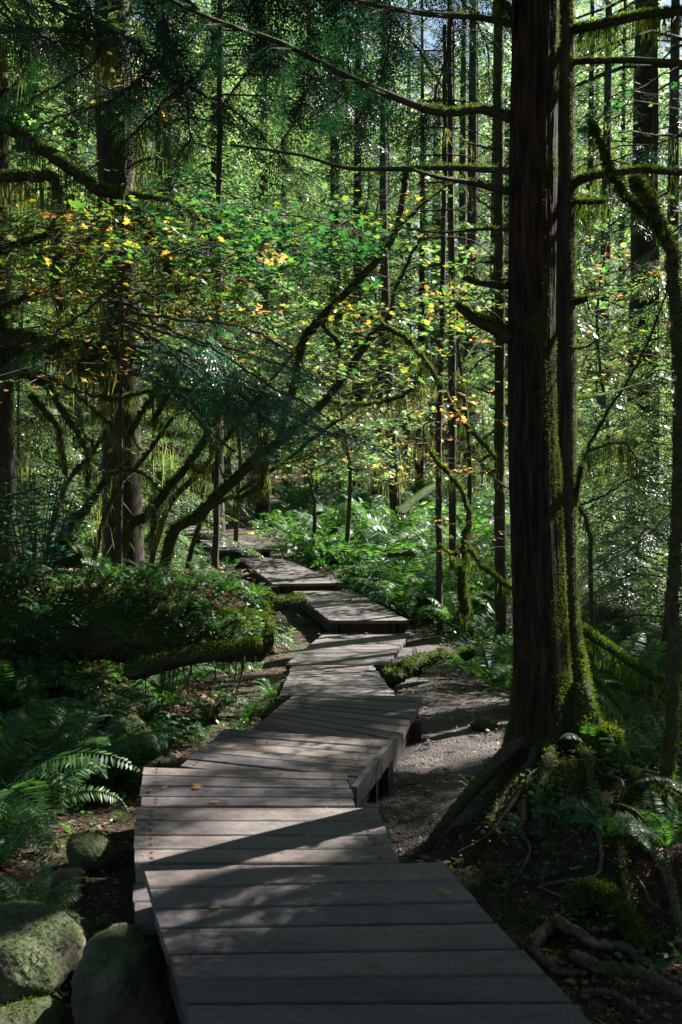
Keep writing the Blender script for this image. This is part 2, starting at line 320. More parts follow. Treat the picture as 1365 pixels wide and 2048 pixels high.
def _wood(t, out):
    big = noise(t, coords(t, 'tc', (.9, 3, 1)), 2.2, 5, .6)
    gr = noise(t, coords(t, 'tc', (1.5, 70, 1)), 2.0, 8, .75); st = noise(t, coords(t, 'tc', (5, 8, 1)), 1.3, 6, .75); sp = noise(t, coords(t, 'pos'), 38, 4, .7)
    isl = nd(t, 'ShaderNodeNewGeometry').outputs['Random Per Island']
    col = ramp(t, gr, [(.3, (.028, .024, .024)), (.48, (.09, .078, .074)), (.72, (.19, .168, .16))])
    col = mixc(t, .5, col, ramp(t, big, [(.3, (.045, .042, .045)), (.55, (.13, .11, .10)), (.75, (.22, .19, .17))]))
    k = ramp(t, st, [(.33, (.25, .27, .36)), (.43, (.95, .95, 1)), (.62, (1, 1, 1)), (.8, (1.25, 1.2, 1.12))]); col = mixc(t, .9, col, k, 'MULTIPLY')
    col = mixc(t, .6, col, ramp(t, sp, [(.35, (.55, .55, .55)), (.55, (1, 1, 1)), (.75, (1.3, 1.28, 1.25))]), 'MULTIPLY')
    v = ramp(t, isl, [(0, (.5, .52, .6)), (.35, (.85, .84, .88)), (.7, (1.0, .94, .9)), (1, (1.3, 1.2, 1.1))]); col = mixc(t, 1.0, col, v, 'MULTIPLY')
    g2 = noise(t, coords(t, 'pos'), 3.0, 6, .7)
    col = mixc(t, ramp(t, g2, [(.52, (0, 0, 0)), (.72, (.55, .55, .55))]), col, (.045, .05, .026))
    wv = nd(t, 'ShaderNodeTexVoronoi'); wv.inputs['Scale'].default_value = 1.0; t.links.new(coords(t, 'tc', (1.9, 6.5, 1)), wv.inputs['Vector'])
    col = mixc(t, ramp(t, wv.outputs['Distance'], [(.0, (.85, .85, .85)), (.07, (.5, .5, .5)), (.11, (0, 0, 0))]), col, (.02, .013, .01))
    h = nd(t, 'ShaderNodeMath', operation='MULTIPLY_ADD'); t.links.new(st, h.inputs[0]); h.inputs[1].default_value = .5; t.links.new(gr, h.inputs[2])
    bp = nd(t, 'ShaderNodeBump'); bp.inputs['Strength'].default_value = .7; bp.inputs['Distance'].default_value = .008; t.links.new(h.outputs[0], bp.inputs['Height'])
    p = nd(t, 'ShaderNodeBsdfPrincipled'); t.links.new(col, p.inputs['Base Color'])
    t.links.new(ramp(t, st, [(.25, (.5, .5, .5)), (.75, (.8, .8, .8))]), p.inputs['Roughness']); p.inputs['Specular IOR Level'].default_value = .3
    t.links.new(bp.outputs[0], p.inputs['Normal']); t.links.new(p.outputs[0], out.inputs[0])
M['deck'] = mat('deck', _wood)
M['beam'] = solid('beam', [(.3, (.012, .009, .007)), (.7, (.055, .042, .034))], 14, .85, .5, (1, 1, .2), moss=.6, moss_sc=5, moss_at=.6)
M['iron'] = solid('iron', [(.3, (.01, .008, .007)), (.7, (.05, .03, .02))], 90, .6, .1)
def plain(name, c, rough=.8, sc=30, amp=.3):
    d = tuple(x * (1 - amp) for x in c); e = tuple(min(1, x * (1 + amp)) for x in c)
    return solid(name, [(.3, d), (.7, e)], sc, rough, .1, attr='pos')
M['denim'] = plain('denim', (.02, .045, .12)); M['shirt'] = plain('shirt', (.55, .55, .6)); M['vest'] = plain('vest', (.02, .025, .05), amp=.5)
M['skin'] = plain('skin', (.45, .28, .2), .5, 20, .08); M['hair'] = plain('hair', (.03, .02, .012)); M['shoe'] = plain('shoe', (.03, .03, .035))

# sunlit spots: gaps in the overhead canopy so the sun reaches these places -----------------
def spots():
    S = []
    def d(z, *a):
        for px, py, r in a: S.append((Zp(px, py, z), r * (.5 if py > 1400 else 1.0)))
    d(-.15, (700, 1625, .12), (610, 1642, .09), (545, 1657, .07), (330, 1700, .09), (390, 1693, .06), (745, 1658, .10), (310, 1590, .12), (355, 1583, .08), (660, 1632, .10), (735, 1622, .1), (450, 1678, .06), (690, 1690, .05))
    d(-.2, (640, 1560, .07), (600, 1500, .14), (680, 1492, .12), (520, 1500, .10), (560, 1530, .08), (475, 1527, .07), (650, 1480, .1), (430, 1510, .06), (720, 1500, .08), (590, 1475, .08))
    d(-.4, (820, 1372, .18), (640, 1352, .22), (600, 1340, .2), (700, 1368, .12), (700, 1435, .06), (760, 1400, .08))
    d(-.8, (700, 1312, .28), (760, 1292, .25), (640, 1300, .2), (790, 1278, .2))
    d(-.6, (720, 1217, .3), (780, 1236, .2), (650, 1213, .25), (690, 1232, .2), (640, 1195, .15))
    d(-.5, (600, 1150, .3), (560, 1160, .25), (650, 1160, .2), (500, 1128, .25), (540, 1140, .2))
    d(-.35, (500, 1092, .3), (450, 1090, .3))
    d(-.45, (900, 1372, .35), (960, 1362, .35), (1000, 1350, .2), (850, 1385, .2), (880, 1468, .12), (910, 1440, .08), (860, 1610, .06), (1010, 1400, .15))
    for px, py, Y, r in [(60, 1690, 6.3, .16), (20, 1560, 6.2, .2), (120, 1620, 6.3, .14), (200, 1690, 6.3, .14), (150, 1710, 6.2, .1), (0, 1440, 6.3, .14), (25, 1600, 6.2, .15), (150, 1550, 6.8, .1),
                         (250, 1312, 9, .28), (230, 1300, 9, .2), (280, 1330, 9, .15), (230, 1915, 4.5, .07), (120, 1870, 4.9, .04),
                         (1340, 1780, 5.6, .22), (1365, 1830, 5.6, .25), (1300, 1900, 5, .1), (1330, 1960, 4.8, .14), (1220, 1850, 5.1, .1), (1260, 1880, 5, .08), (1300, 1740, 5.6, .1), (1340, 1700, 5.6, .08), (1110, 1950, 4.8, .08), (1160, 2010, 4.5, .14), (1150, 1930, 4.8, .05), (1185, 1900, 4.9, .06),
                         (1135, 40, 6.5, .12), (1137, 130, 6.5, .12), (1137, 220, 6.5, .1), (1110, 200, 6.4, .07), (1110, 380, 6.4, .09), (1110, 480, 6.4, .08), (1140, 330, 6.5, .1),
                         (1113, 620, 6.4, .08), (1118, 700, 6.4, .08), (1108, 900, 6.4, .1), (1100, 960, 6.4, .08), (1095, 1180, 6.4, .08), (1100, 1240, 6.4, .07), (1145, 1290, 6.4, .1), (1155, 1350, 6.4, .12), (1165, 1400, 6.4, .1), (1180, 1470, 6.3, .1), (1210, 1480, 6.3, .12), (1235, 1530, 6.2, .08), (1330, 1420, 5.9, .08), (1350, 1350, 5.9, .08), (1330, 1560, 5.9, .08),
                         (1290, 420, 5.8, .32), (1270, 370, 5.8, .28), (1330, 500, 5.8, .28), (1200, 300, 5.8, .25), (1190, 260, 5.8, .2), (1230, 360, 5.8, .2), (1350, 600, 5.8, .2), (1180, 355, 6.4, .12), (1280, 340, 6.4, .15), (1330, 345, 6.4, .12), (1300, 35, 6.4, .2), (1230, 45, 6.4, .15), (1170, 60, 6.4, .1), (1250, 120, 6.4, .1),
                         (950, 222, 6.4, .2), (890, 225, 6.4, .12), (980, 228, 6.4, .1), (980, 45, 6.4, .12), (980, 375, 6.4, .1), (900, 340, 6.4, .1), (1000, 455, 6.4, .06), (600, 100, 6.3, .12), (740, 170, 6.3, .1),
                         (810, 1120, 15.5, .5), (860, 1180, 15, .45), (900, 1200, 14, .35), (780, 1150, 15.5, .4), (420, 1115, 12, .35), (380, 1130, 11.5, .3), (460, 1130, 12.5, .35), (330, 1120, 11, .3), (100, 1150, 9.6, .2), (430, 1210, 9.4, .14), (420, 1250, 9.2, .12),
                         (970, 1250, 12, .3), (880, 1260, 12, .2), (1180, 1200, 11, .2), (1250, 1190, 12, .3), (1210, 1220, 11, .15), (1330, 1150, 12, .25),
                         (580, 940, 22, .7), (640, 900, 22, .8), (700, 880, 22, .8), (760, 900, 22, .8), (620, 960, 22, .7), (700, 950, 23, .8), (660, 850, 22, .7), (730, 830, 22, .7), (600, 1000, 22, .7), (680, 1010, 21, .7), (820, 1000, 22, .8), (900, 980, 22, .8), (1200, 960, 11, .5), (1180, 1100, 9, .3), (1280, 1060, 10, .25), (1250, 900, 12, .5), (1200, 1130, 9, .2)]:
        S.append((P(px, py, Y), r))
    global NHERO; NHERO = len(S)
    # maples in the middle distance catch the sun
    rng = np.random.default_rng(5)
    for i in range(75):
        Y = rng.uniform(9, 15); S.append((P(rng.uniform(-80, 520), rng.uniform(300, 800), Y), rng.uniform(.1, .35)))
    for i in range(60):
        Y = rng.uniform(11, 18); S.append((P(rng.uniform(540, 1365), rng.uniform(380, 1000), Y), rng.uniform(.15, .5)))
    for i in range(40):
        Y = rng.uniform(14, 24); S.append((P(rng.uniform(500, 1300), rng.uniform(930, 1100), Y), rng.uniform(.2, .6)))
    for i in range(190):
        Y = rng.uniform(17, 60); x = rng.uniform(-.25, .28) * Y; S.append((np.array([x, Y, float(gz(x, Y)) + rng.random() ** 1.5 * 6]), rng.uniform(.4, 1.2)))
    return np.array([s[0] for s in S]), np.array([s[1] for s in S]) * 1.15
SP, SR = spots()
def keep_spray(T, X, S, o=0.0, near=.8, w=.12, n=None):
    X = nrm(X); m = np.ones(len(T), bool)
    for t in (.08, .36, .64, .95): m &= keep(T + X * (S * t)[:, None] - np.array([0, 0, .18]) * (S * t * t)[:, None] + o, w * S, near, n)
    return m
def keep(pts, extra=.06, near=.45, n=None):
    SP_, SR_ = SP[:n], SR[:n]
    """False where a point shades one of the sunlit spots"""
    pts = np.asarray(pts, float); out = np.ones(len(pts), bool); ex = np.broadcast_to(extra, (len(pts),))
    for i in range(0, len(pts), 20000):
        d = pts[i:i + 20000, None] - SP_[None]; s = d @ SUN
        r2 = (d ** 2).sum(-1) - s ** 2
        out[i:i + 20000] = ~((s > near) & (r2 < (SR_[None] + ex[i:i + 20000, None]) ** 2)).any(1)
    return out
#---BODY---
R0 = np.random.default_rng(11)
# ================================================================ ground
def ground():
    ys = np.concatenate([np.linspace(-8, 2, 30), np.linspace(2, 14, 240)[1:], 14 * (320 / 14) ** np.linspace(0, 1, 170)[1:]])
    u = np.linspace(-1, 1, 321); xs = np.sinh(u * 5.2) / math.sinh(5.2) * 200
    X, Y = np.meshgrid(xs, ys); Z = gz(X, Y)
    Z = Z + .012 * np.sin(X * 31 + 3 * np.sin(Y * 17)) * np.sin(Y * 29 + 2 * np.sin(X * 13)) * (Y < 14)
    V = np.stack([X, Y, Z], -1).reshape(-1, 3); nx = len(xs); ny = len(ys)
    i = (np.arange(ny - 1)[:, None] * nx + np.arange(nx - 1)[None]).ravel()
    g = Geo(); g.add(V, np.stack([i, i + 1, i + nx + 1, i + nx], -1)); o = g.build('ground', M['soil'], smooth=True)
    tag(o, 'dark mossy forest floor under the trees', 'ground', kind='structure')
    # trodden dirt trail beside the boardwalk
    c = smooth_path([(0.30, 5.6), (.42, 6.2), (.60, 6.9), (.75, 8.5), (.95, 9.8), (1.02, 11.2), (.85, 13), (.9, 15)], 90)
    w = np.interp(np.linspace(0, 1, 90), [0, .15, .5, .8, 1], [.1, .36, .45, .62, .3])
    g = Geo(); k = 15; s = np.linspace(-1, 1, k)
    V = np.zeros((90, k, 3)); V[..., 0] = c[:, None, 0] + s[None] * w[:, None] + .05 * np.sin(np.arange(90) * .6)[:, None] * s[None]; V[..., 1] = c[:, None, 1]
    V[..., 2] = gz(V[..., 0], V[..., 1]) + .022 - .02 * np.abs(s)[None] ** 3
    i = (np.arange(89)[:, None] * k + np.arange(k - 1)[None]).ravel(); g.add(V.reshape(-1, 3), np.stack([i, i + 1, i + k + 1, i + k], -1))
    tag(g.build('path', M['dirt'], smooth=True), 'trodden dirt trail beside the boardwalk', 'path', kind='structure')
ground()
# ================================================================ boardwalk
def box(g, A, B, C, D, z0, z1, mi=0):
    """prism on the plan quad ABCD (each xyz, tops follow their z) from top z+z1 down to z+z0"""
    q = np.array([A, B, C, D]); t = q.copy(); b = q.copy(); t[:, 2] += z1; b[:, 2] += z0
    g.add(np.vstack([b, t]), [[0, 3, 2, 1], [4, 5, 6, 7], [0, 1, 5, 4], [1, 2, 6, 5], [2, 3, 7, 6], [3, 0, 4, 7]], mi)
DECKS = []
def deck(label, nl, nr, fr, fl, pitch=.2, th=.045, posts=True, header=False, jag=.008, curb=False, beamdrop=.2, seed=0):
    rng = np.random.default_rng(seed + 300)
    nl, nr, fr, fl = [np.array(p, float) for p in (nl, nr, fr, fl)]
    c = (nl + nr + fr + fl) / 4; base = np.array([c[0], c[1], gz(c[0], c[1])])
    root = empty('boardwalk_section', base, label, 'boardwalk', 'boardwalk sections of the trail')
    DECKS.append((nl, nr, fr, fl))
    nails = []; g = Geo(); ln = (np.linalg.norm(fl - nl) + np.linalg.norm(fr - nr)) / 2; n = max(2, round(ln / pitch))
    cut = np.linspace(0, 1, n + 1); cut[1:-1] += rng.uniform(-.14, .14, n - 1) / n
    for i in range(n):
        gap = rng.uniform(.005, .011) / ln; t0 = cut[i] + gap; t1 = cut[i + 1] - gap
        L0 = nl + (fl - nl) * t0; L1 = nl + (fl - nl) * t1; R_0 = nr + (fr - nr) * t0; R_1 = nr + (fr - nr) * t1
        d = nrm(R_0 - L0); a, b_ = rng.uniform(-jag, jag, 2); L0 = L0 + d * a; L1 = L1 + d * a; R_0 = R_0 + d * b_; R_1 = R_1 + d * b_
        zz = rng.uniform(-.003, .003); tl = rng.uniform(-.003, .003)
        m = 14; V = []; TC = []; off = rng.uniform(0, 50)
        W_ = np.linalg.norm(L1 - L0)
        for k in range(m + 1):
            s = k / m; A = L0 + (R_0 - L0) * s; B = L1 + (R_1 - L1) * s; wv = (B - A) / max(W_, 1e-6)
            e = .004 + .003 * rng.random(); z = zz + tl * (s - .5); x = s * np.linalg.norm(R_0 - L0) + off
            wig = rng.normal(0, .0012)
            prof = [(0 + wig, -th), (0 + wig, -e), (e + wig, 0), (W_ - e + wig, 0), (W_ + wig, -e), (W_ + wig, -th)]
            for a_, h in prof: V.append(A + wv * a_ + np.array([0, 0, z + h])); TC.append([x, a_ + off * .37, h])
        V = np.array(V); Q = []
        for k in range(m):
            for j in range(6):
                j2 = (j + 1) % 6; Q.append([k * 6 + j, k * 6 + 6 + j, k * 6 + 6 + j2, k * 6 + j2])
        e0 = [0, 1, 2, 5], [2, 3, 4, 5]; Q += [list(q) for q in e0]; q0 = m * 6
        Q += [[q0 + 5, q0 + 2, q0 + 1, q0], [q0 + 5, q0 + 4, q0 + 3, q0 + 2]]
        g.add(V - base, Q, 0, np.array(TC))
        for e_, w_ in ((L0, 1), (R_0, -1)):
            for f_ in (.28, .72):
                c_ = e_ + d * w_ * .075 + (L1 - L0) * f_ + [0, 0, zz + .0045]; an = np.linspace(0, 2 * PI, 7)[:-1]; nv = np.stack([np.cos(an) * .009, np.sin(an) * .009, 0 * an], -1) + c_ - base
                nails.append(nv)
    g.build('deck', M['deck'], root); gn = Geo()
    for nv in nails[:60] if c[1] < 12 else []: gn.add(np.vstack([nv, nv.mean(0)[None] + [0, 0, .001]]), [[i, (i + 1) % 6, 6] for i in range(6)])
    if gn.n: gn.build('nails', M['iron'], root)
    up = np.array([0, 0, 1.])
    for sd in (0, 1):
        gb = Geo(); a, b_ = (nl, fl) if sd == 0 else (nr, fr); o_, p_ = (nr, fr) if sd == 0 else (nl, fl)
        i1 = nrm(o_ - a); i2 = nrm(p_ - b_); dd = nrm(b_ - a)
        A = a + i1 * .035 + dd * .02; B = b_ + i2 * .035 - dd * .02
        box(gb, A - base, A + i1 * .08 - base, B + i2 * .08 - base, B - base, -th - beamdrop, -th - .002)
        gb.build('side_beam', M['beam'], root)
    if header:
        gb = Geo(); i1 = nrm(nr - nl); dd = nrm(fl - nl) ; A = nl + i1 * .14 + dd * .05; B = nr - i1 * .14 + dd * .05
        box(gb, A - base, B - base, B + dd * .06 - base, A + dd * .06 - base, -th - beamdrop + .01, -th - .003); gb.build('header_beam', M['beam'], root)
    if posts:
        for a, o_, b_ in ((nl, nr, fl), (nr, nl, fr), (fl, fr, nl), (fr, fl, nr)):
            gp = Geo(); i = nrm(o_ - a); dd = nrm(b_ - a); s = .1; A = a + i * .03 + dd * .22
            zt = A[2] - th - .004; zb = float(gz(A[0], A[1])) - .1
            A0 = A.copy(); A0[2] = 0
            if zt - zb < .15: continue
            A0 = A0 + i * .09
            box(gp, A0 - base, A0 + i * s - base, A0 + (i + dd) * s - base, A0 + dd * s - base, zb, zt); gp.build('post', M['beam'], root)
    return root
def decks():
    fl, fr = Zp(287, 1740, 0), Zp(880, 1722, 0); nl, nr = Zp(385, 2048, 0), Zp(1180, 2048, 0)
    k = 3.6; nl = fl + (nl - fl) * k; nr = fr + (nr - fr) * k
    deck('wide weathered plank section nearest the viewer, its left edge overhanging the round boulder', nl, nr, fr, fl, posts=False, curb=True, seed=1)
    deck('second plank section, lower and partly under the first, with a clipped right corner in sunlight', Zp(268, 1850, -.14), Zp(842, 1850, -.14), Zp(757, 1613, -.14), Zp(272, 1613, -.14), seed=2)
    deck('short plank section with the yellow fallen leaf on its left side', Zp(280, 1612, -.155), Zp(713, 1612, -.155), Zp(691, 1545, -.155), Zp(290, 1533, -.155), seed=3, pitch=.17)
    deck('skewed plank section with a raised beam end and dark gap on its right side', Zp(362, 1533, -.2), Zp(702, 1572, -.2), Zp(779, 1480, -.2), Zp(452, 1458, -.2), seed=4, pitch=.17)
    deck('bluish plank section in shade standing above the dirt trail on the right', Zp(500, 1464, -.29), Zp(760, 1545, -.29), Zp(848, 1393, -.29), Zp(592, 1385, -.29), seed=5, pitch=.16)
    deck('narrow plank section dipping away with dry needles on it', Zp(560, 1391, -.36), Zp(792, 1391, -.36), Zp(746, 1330, -.58), Zp(585, 1330, -.58), seed=6, pitch=.18, posts=False)
    deck('lowest plank section, level with the ground, just before the first riser', Zp(570, 1330, -.72), Zp(776, 1330, -.72), Zp(822, 1264, -.80), Zp(652, 1264, -.80), seed=7, pitch=.19, posts=False, beamdrop=.1)
    deck('sunlit plank section raised as the first riser beside the bright fern', Zp(660, 1241, -.63), Zp(818, 1241, -.63), Zp(700, 1178, -.63), Zp(580, 1178, -.63), seed=8, header=True, posts=False, beamdrop=.13)
    deck('second raised plank section crossed by light below the dirt bank', Zp(547, 1168, -.52), Zp(690, 1166, -.52), Zp(546, 1110, -.52), Zp(470, 1110, -.52), seed=9, header=True, posts=False, beamdrop=.13)
    deck('third raised plank section, half hidden by ferns, left of the dirt bank', Zp(436, 1100, -.37), Zp(546, 1098, -.37), Zp(480, 1080, -.37), Zp(400, 1080, -.37), seed=10, header=True, posts=False, beamdrop=.14)
    deck('farthest plank section visible between the leaning stems', Zp(378, 1066, -.27), Zp(445, 1065, -.27), Zp(420, 1052, -.27), Zp(340, 1052, -.27), seed=12, header=True, posts=False, beamdrop=.14)
    a = P(-60, 916, 30); z = a[2]
    deck('distant upper boardwalk at the left edge beyond the thick trunk', Zp(-90, 923, z), Zp(88, 920, z), Zp(80, 911, z), Zp(-90, 911, z), seed=13, header=True, posts=False)
decks()
# loose beam ends on the right side, stepping between two sections
def beam_end():
    a, b_ = Zp(702, 1578, -.17), Zp(780, 1480, -.17); r = empty('edge_beam', a, 'short rough edge beam along the right side of the skewed planks', 'beam')
    d = nrm(b_ - a); n = np.cross(d, [0, 0, 1]); g = Geo(); o = rel(r)
    box(g, a - o, b_ - o, b_ + n * .035 - o, a + n * .035 - o, -.10, .015); g.build('timber', M['deck'], r)
    p = Zp(765, 1532, -.3); g = Geo(); zb = gz(p[0], p[1]) - .1
    q = [p, p + n * .04, p + n * .04 + d * .14, p + d * .14]
    box(g, *[x - o for x in q], zb - p[2], .0); g.build('post', M['beam'], r)
    p = Zp(818, 1446, -.36); r = empty('support_post', (p[0], p[1], gz(p[0], p[1])), 'square dark support post under the bluish planks at the dirt trail', 'post'); o = rel(r)
    g = Geo(); q = [p, p + [.09, 0, 0], p + [.09, .12, 0], p + [0, .12, 0]]; box(g, *[x - o for x in q], gz(p[0], p[1]) - p[2] - .1, .0); g.build('post_body', M['beam'], r)
beam_end()
def on_deck(x, y):
    """inside any deck's plan quad"""
    r = np.zeros(np.shape(x), bool)
    for nl, nr, fr, fl in DECKS:
        q = [nl, nr, fr, fl]; ins = np.ones(np.shape(x), bool)
        for i in range(4):
            a, b_ = q[i], q[(i + 1) % 4]; ins &= ((b_[0] - a[0]) * (y - a[1]) - (b_[1] - a[1]) * (x - a[0])) > -.06 * np.hypot(b_[0] - a[0], b_[1] - a[1])
        r |= ins
    return r
def on_path(x, y): return (np.abs(x - np.interp(y, [5.6, 6.2, 6.9, 8.5, 9.8, 11.2, 13, 15], [.45, .52, .63, .75, .95, 1.02, .85, .9])) < .42) & (y > 5.4) & (y < 14.5)
def on_trail(x, y): return (np.abs(x - np.interp(y, _WY, _WX)) < .55) & (y > 24)
# ================================================================ stones
_bm = None
def stone(name, px, py, wpx, hpx, Y, label, cat, m='rock', seed=0, depth=1.0, sink=.25, group=None, moss=0):
    import bmesh
    b = bmesh.new(); bmesh.ops.create_icosphere(b, subdivisions=4, radius=1); V = np.array([v.co[:] for v in b.verts]); Fc = np.array([[v.index for v in f.verts] for f in b.faces]); b.free()
    rng = np.random.default_rng(seed + 50); N = V.copy(); r = np.ones(len(V))
    for fr, am in ((1.3, .2), (2.7, .10), (6, .035), (13, .016), (26, .006)):
        for _ in range(3):
            a = rng.normal(0, 1, 3) * fr; r += am * .6 * np.sin(V @ a + rng.uniform(0, 6))
    V = V * r[:, None]; V = np.sign(V) * np.abs(V) ** .92
    V[:, 2] = np.where(V[:, 2] < -.3, -.3 + (V[:, 2] + .3) * .5, V[:, 2])
    Y = G(px, py + hpx * .40)[1]; top = P(px, py, Y); w = wpx / F * Y; h = hpx / F * Y
    V = V * np.array([w / 2, w / 2 * depth, h / 2 * 1.05]) / 1.0
    base = np.array([top[0], top[1], gz(top[0], top[1]) - .01]); off = np.array([0, 0, top[2] - base[2]])
    g = Geo(); g.add(V + off, Fc, 0)
    o = g.build(name, M[m], smooth=True); o.location = tuple(base); tag(o, label, cat, group)
    if moss:
        gm = Geo(); fuzz(gm, V + off, nrm(V), moss, .012, .004, rng, up=.0); gm.build('moss', M['moss'], o)
    return o
stone('boulder', 45, 1925, 250, 190, 4.5, 'large rounded boulder with green moss at the lower left edge', 'boulder', seed=1, moss=2500)
stone('boulder', 60, 1870, 240, 90, 4.95, 'brown mossy boulder rising behind the large rounded one', 'boulder', seed=14, moss=2500)
stone('boulder', 238, 1995, 200, 215, 4.2, 'smooth round tan boulder against the near boardwalk edge', 'boulder', seed=2, moss=300)
stone('stone', 182, 1708, 118, 66, 6.0, 'flat mossy stone holding an orange leaf left of the planks', 'stone', seed=3, moss=500)
stone('stone', 132, 1785, 44, 24, 5.5, 'small smooth reddish pebble between the boulders and the mossy stone', 'stone', seed=4)
stone('stone', 142, 1758, 66, 44, 5.7, 'dark small stone behind the reddish pebble', 'stone', seed=5)
stone('stone', 262, 1480, 104, 90, 7.6, 'mossy greenish stone under the fern at the corner of the planks', 'stone', seed=6, moss=1500)
stone('stone', 40, 2040, 170, 60, 3.9, 'bright green mossy stone in the bottom left corner', 'stone', seed=8, moss=1500)
stone('stone', 975, 1452, 52, 24, 8.6, 'bluish grey flat stone on the dirt trail by the big trunk', 'stone', seed=10)
stone('stone', 818, 1722, 42, 14, 5.35, 'pale stone at the right corner of the near planks', 'stone', seed=11)
stone('boulder', 1215, 1255, 130, 110, 10.5, 'dark angular boulder covered in moss behind the big trunk', 'boulder', seed=12, moss=3000)
stone('stone', 790, 1352, 40, 22, 11, 'small mossy stone beside the lowest planks', 'stone', seed=15, moss=400)
# ================================================================ the big double tree
def bez(px_pts, Y0, Y1=None, n=None, o=(0, 0, 0), wig=.0, rng=R0):
    Y1 = Y0 if Y1 is None else Y1; m = len(px_pts)
    w = np.array([P(a, b_, Y0 + (Y1 - Y0) * i / (m - 1)) for i, (a, b_) in enumerate(px_pts)]) - np.array(o)
    p = smooth_path(w, n or m * 6)
    if wig: p[1:-1] += rng.normal(0, wig, (len(p) - 2, 3))
    return p
def taper(n, a, b_, pw=1.0): return a + (b_ - a) * np.linspace(0, 1, n) ** pw
NEAR = []
def hem_foliage(g, path, rng, t0=.2, L=.5, step=.085, side_ang=60, droop=.35, tpl=SPN, carve=True, o=(0, 0, 0), twigs=True, twmi=1):
    seg = np.linalg.norm(np.diff(path, axis=0), axis=1); S = np.concatenate([[0], np.cumsum(seg)]); tot = S[-1]
    T, X, Nn, sc = [], [], [], []; k = 0; s = tot * t0
    while s < tot:
        i = min(np.searchsorted(S, s) - 1, len(path) - 2); i = max(i, 0); f = (s - S[i]) / seg[i]; p = path[i] + (path[i + 1] - path[i]) * f
        d = nrm(path[i + 1] - path[i]); u = s / tot; side = nrm(np.cross(d, [0, 0, 1.])) * (1 if k % 2 else -1)
        a = math.radians(side_ang * (1 - .35 * u) + rng.normal(0, 8)); x = d * math.cos(a) + side * math.sin(a); x[2] -= droop * rng.uniform(.5, 1.5)
        T.append(p); X.append(x); Nn.append([rng.normal(0, .2), rng.normal(0, .2), 1]); sc.append(L * rng.uniform(.65, 1.15) * (1 - .55 * max(0, (u - .5) / .5)) * (.6 + .4 * min(1, (u - t0 + .02) / .25)) * (.75 + .4 * math.sin(s * 9 + 1.3 * len(path))))
        s += step * rng.uniform(.7, 1.3); k += 1
    T.append(path[-1]); X.append(path[-1] - path[-2]); Nn.append([0, 0, 1]); sc.append(L * .6)
    T, X, Nn, sc = map(np.array, (T, X, Nn, sc))
    if carve:
        m = keep_spray(T, X, sc, np.array(o), w=.3 if carve == 'hero' else .12, n=NHERO if carve == 'hero' else None); T, X, Nn, sc = T[m], X[m], Nn[m], sc[m]
    if not len(T): return
    for i, t in enumerate(tpl):
        m = (np.arange(len(T)) % len(tpl)) == i
        if m.any(): t.put(g, T[m], X[m], Nn[m], sc[m], 0)
    if twigs:
        Xn = nrm(X); kites(g, T, Xn, np.cross(Xn, [0, 0, 1.]) + [0, .01, 0], sc * .8, .008, twmi)
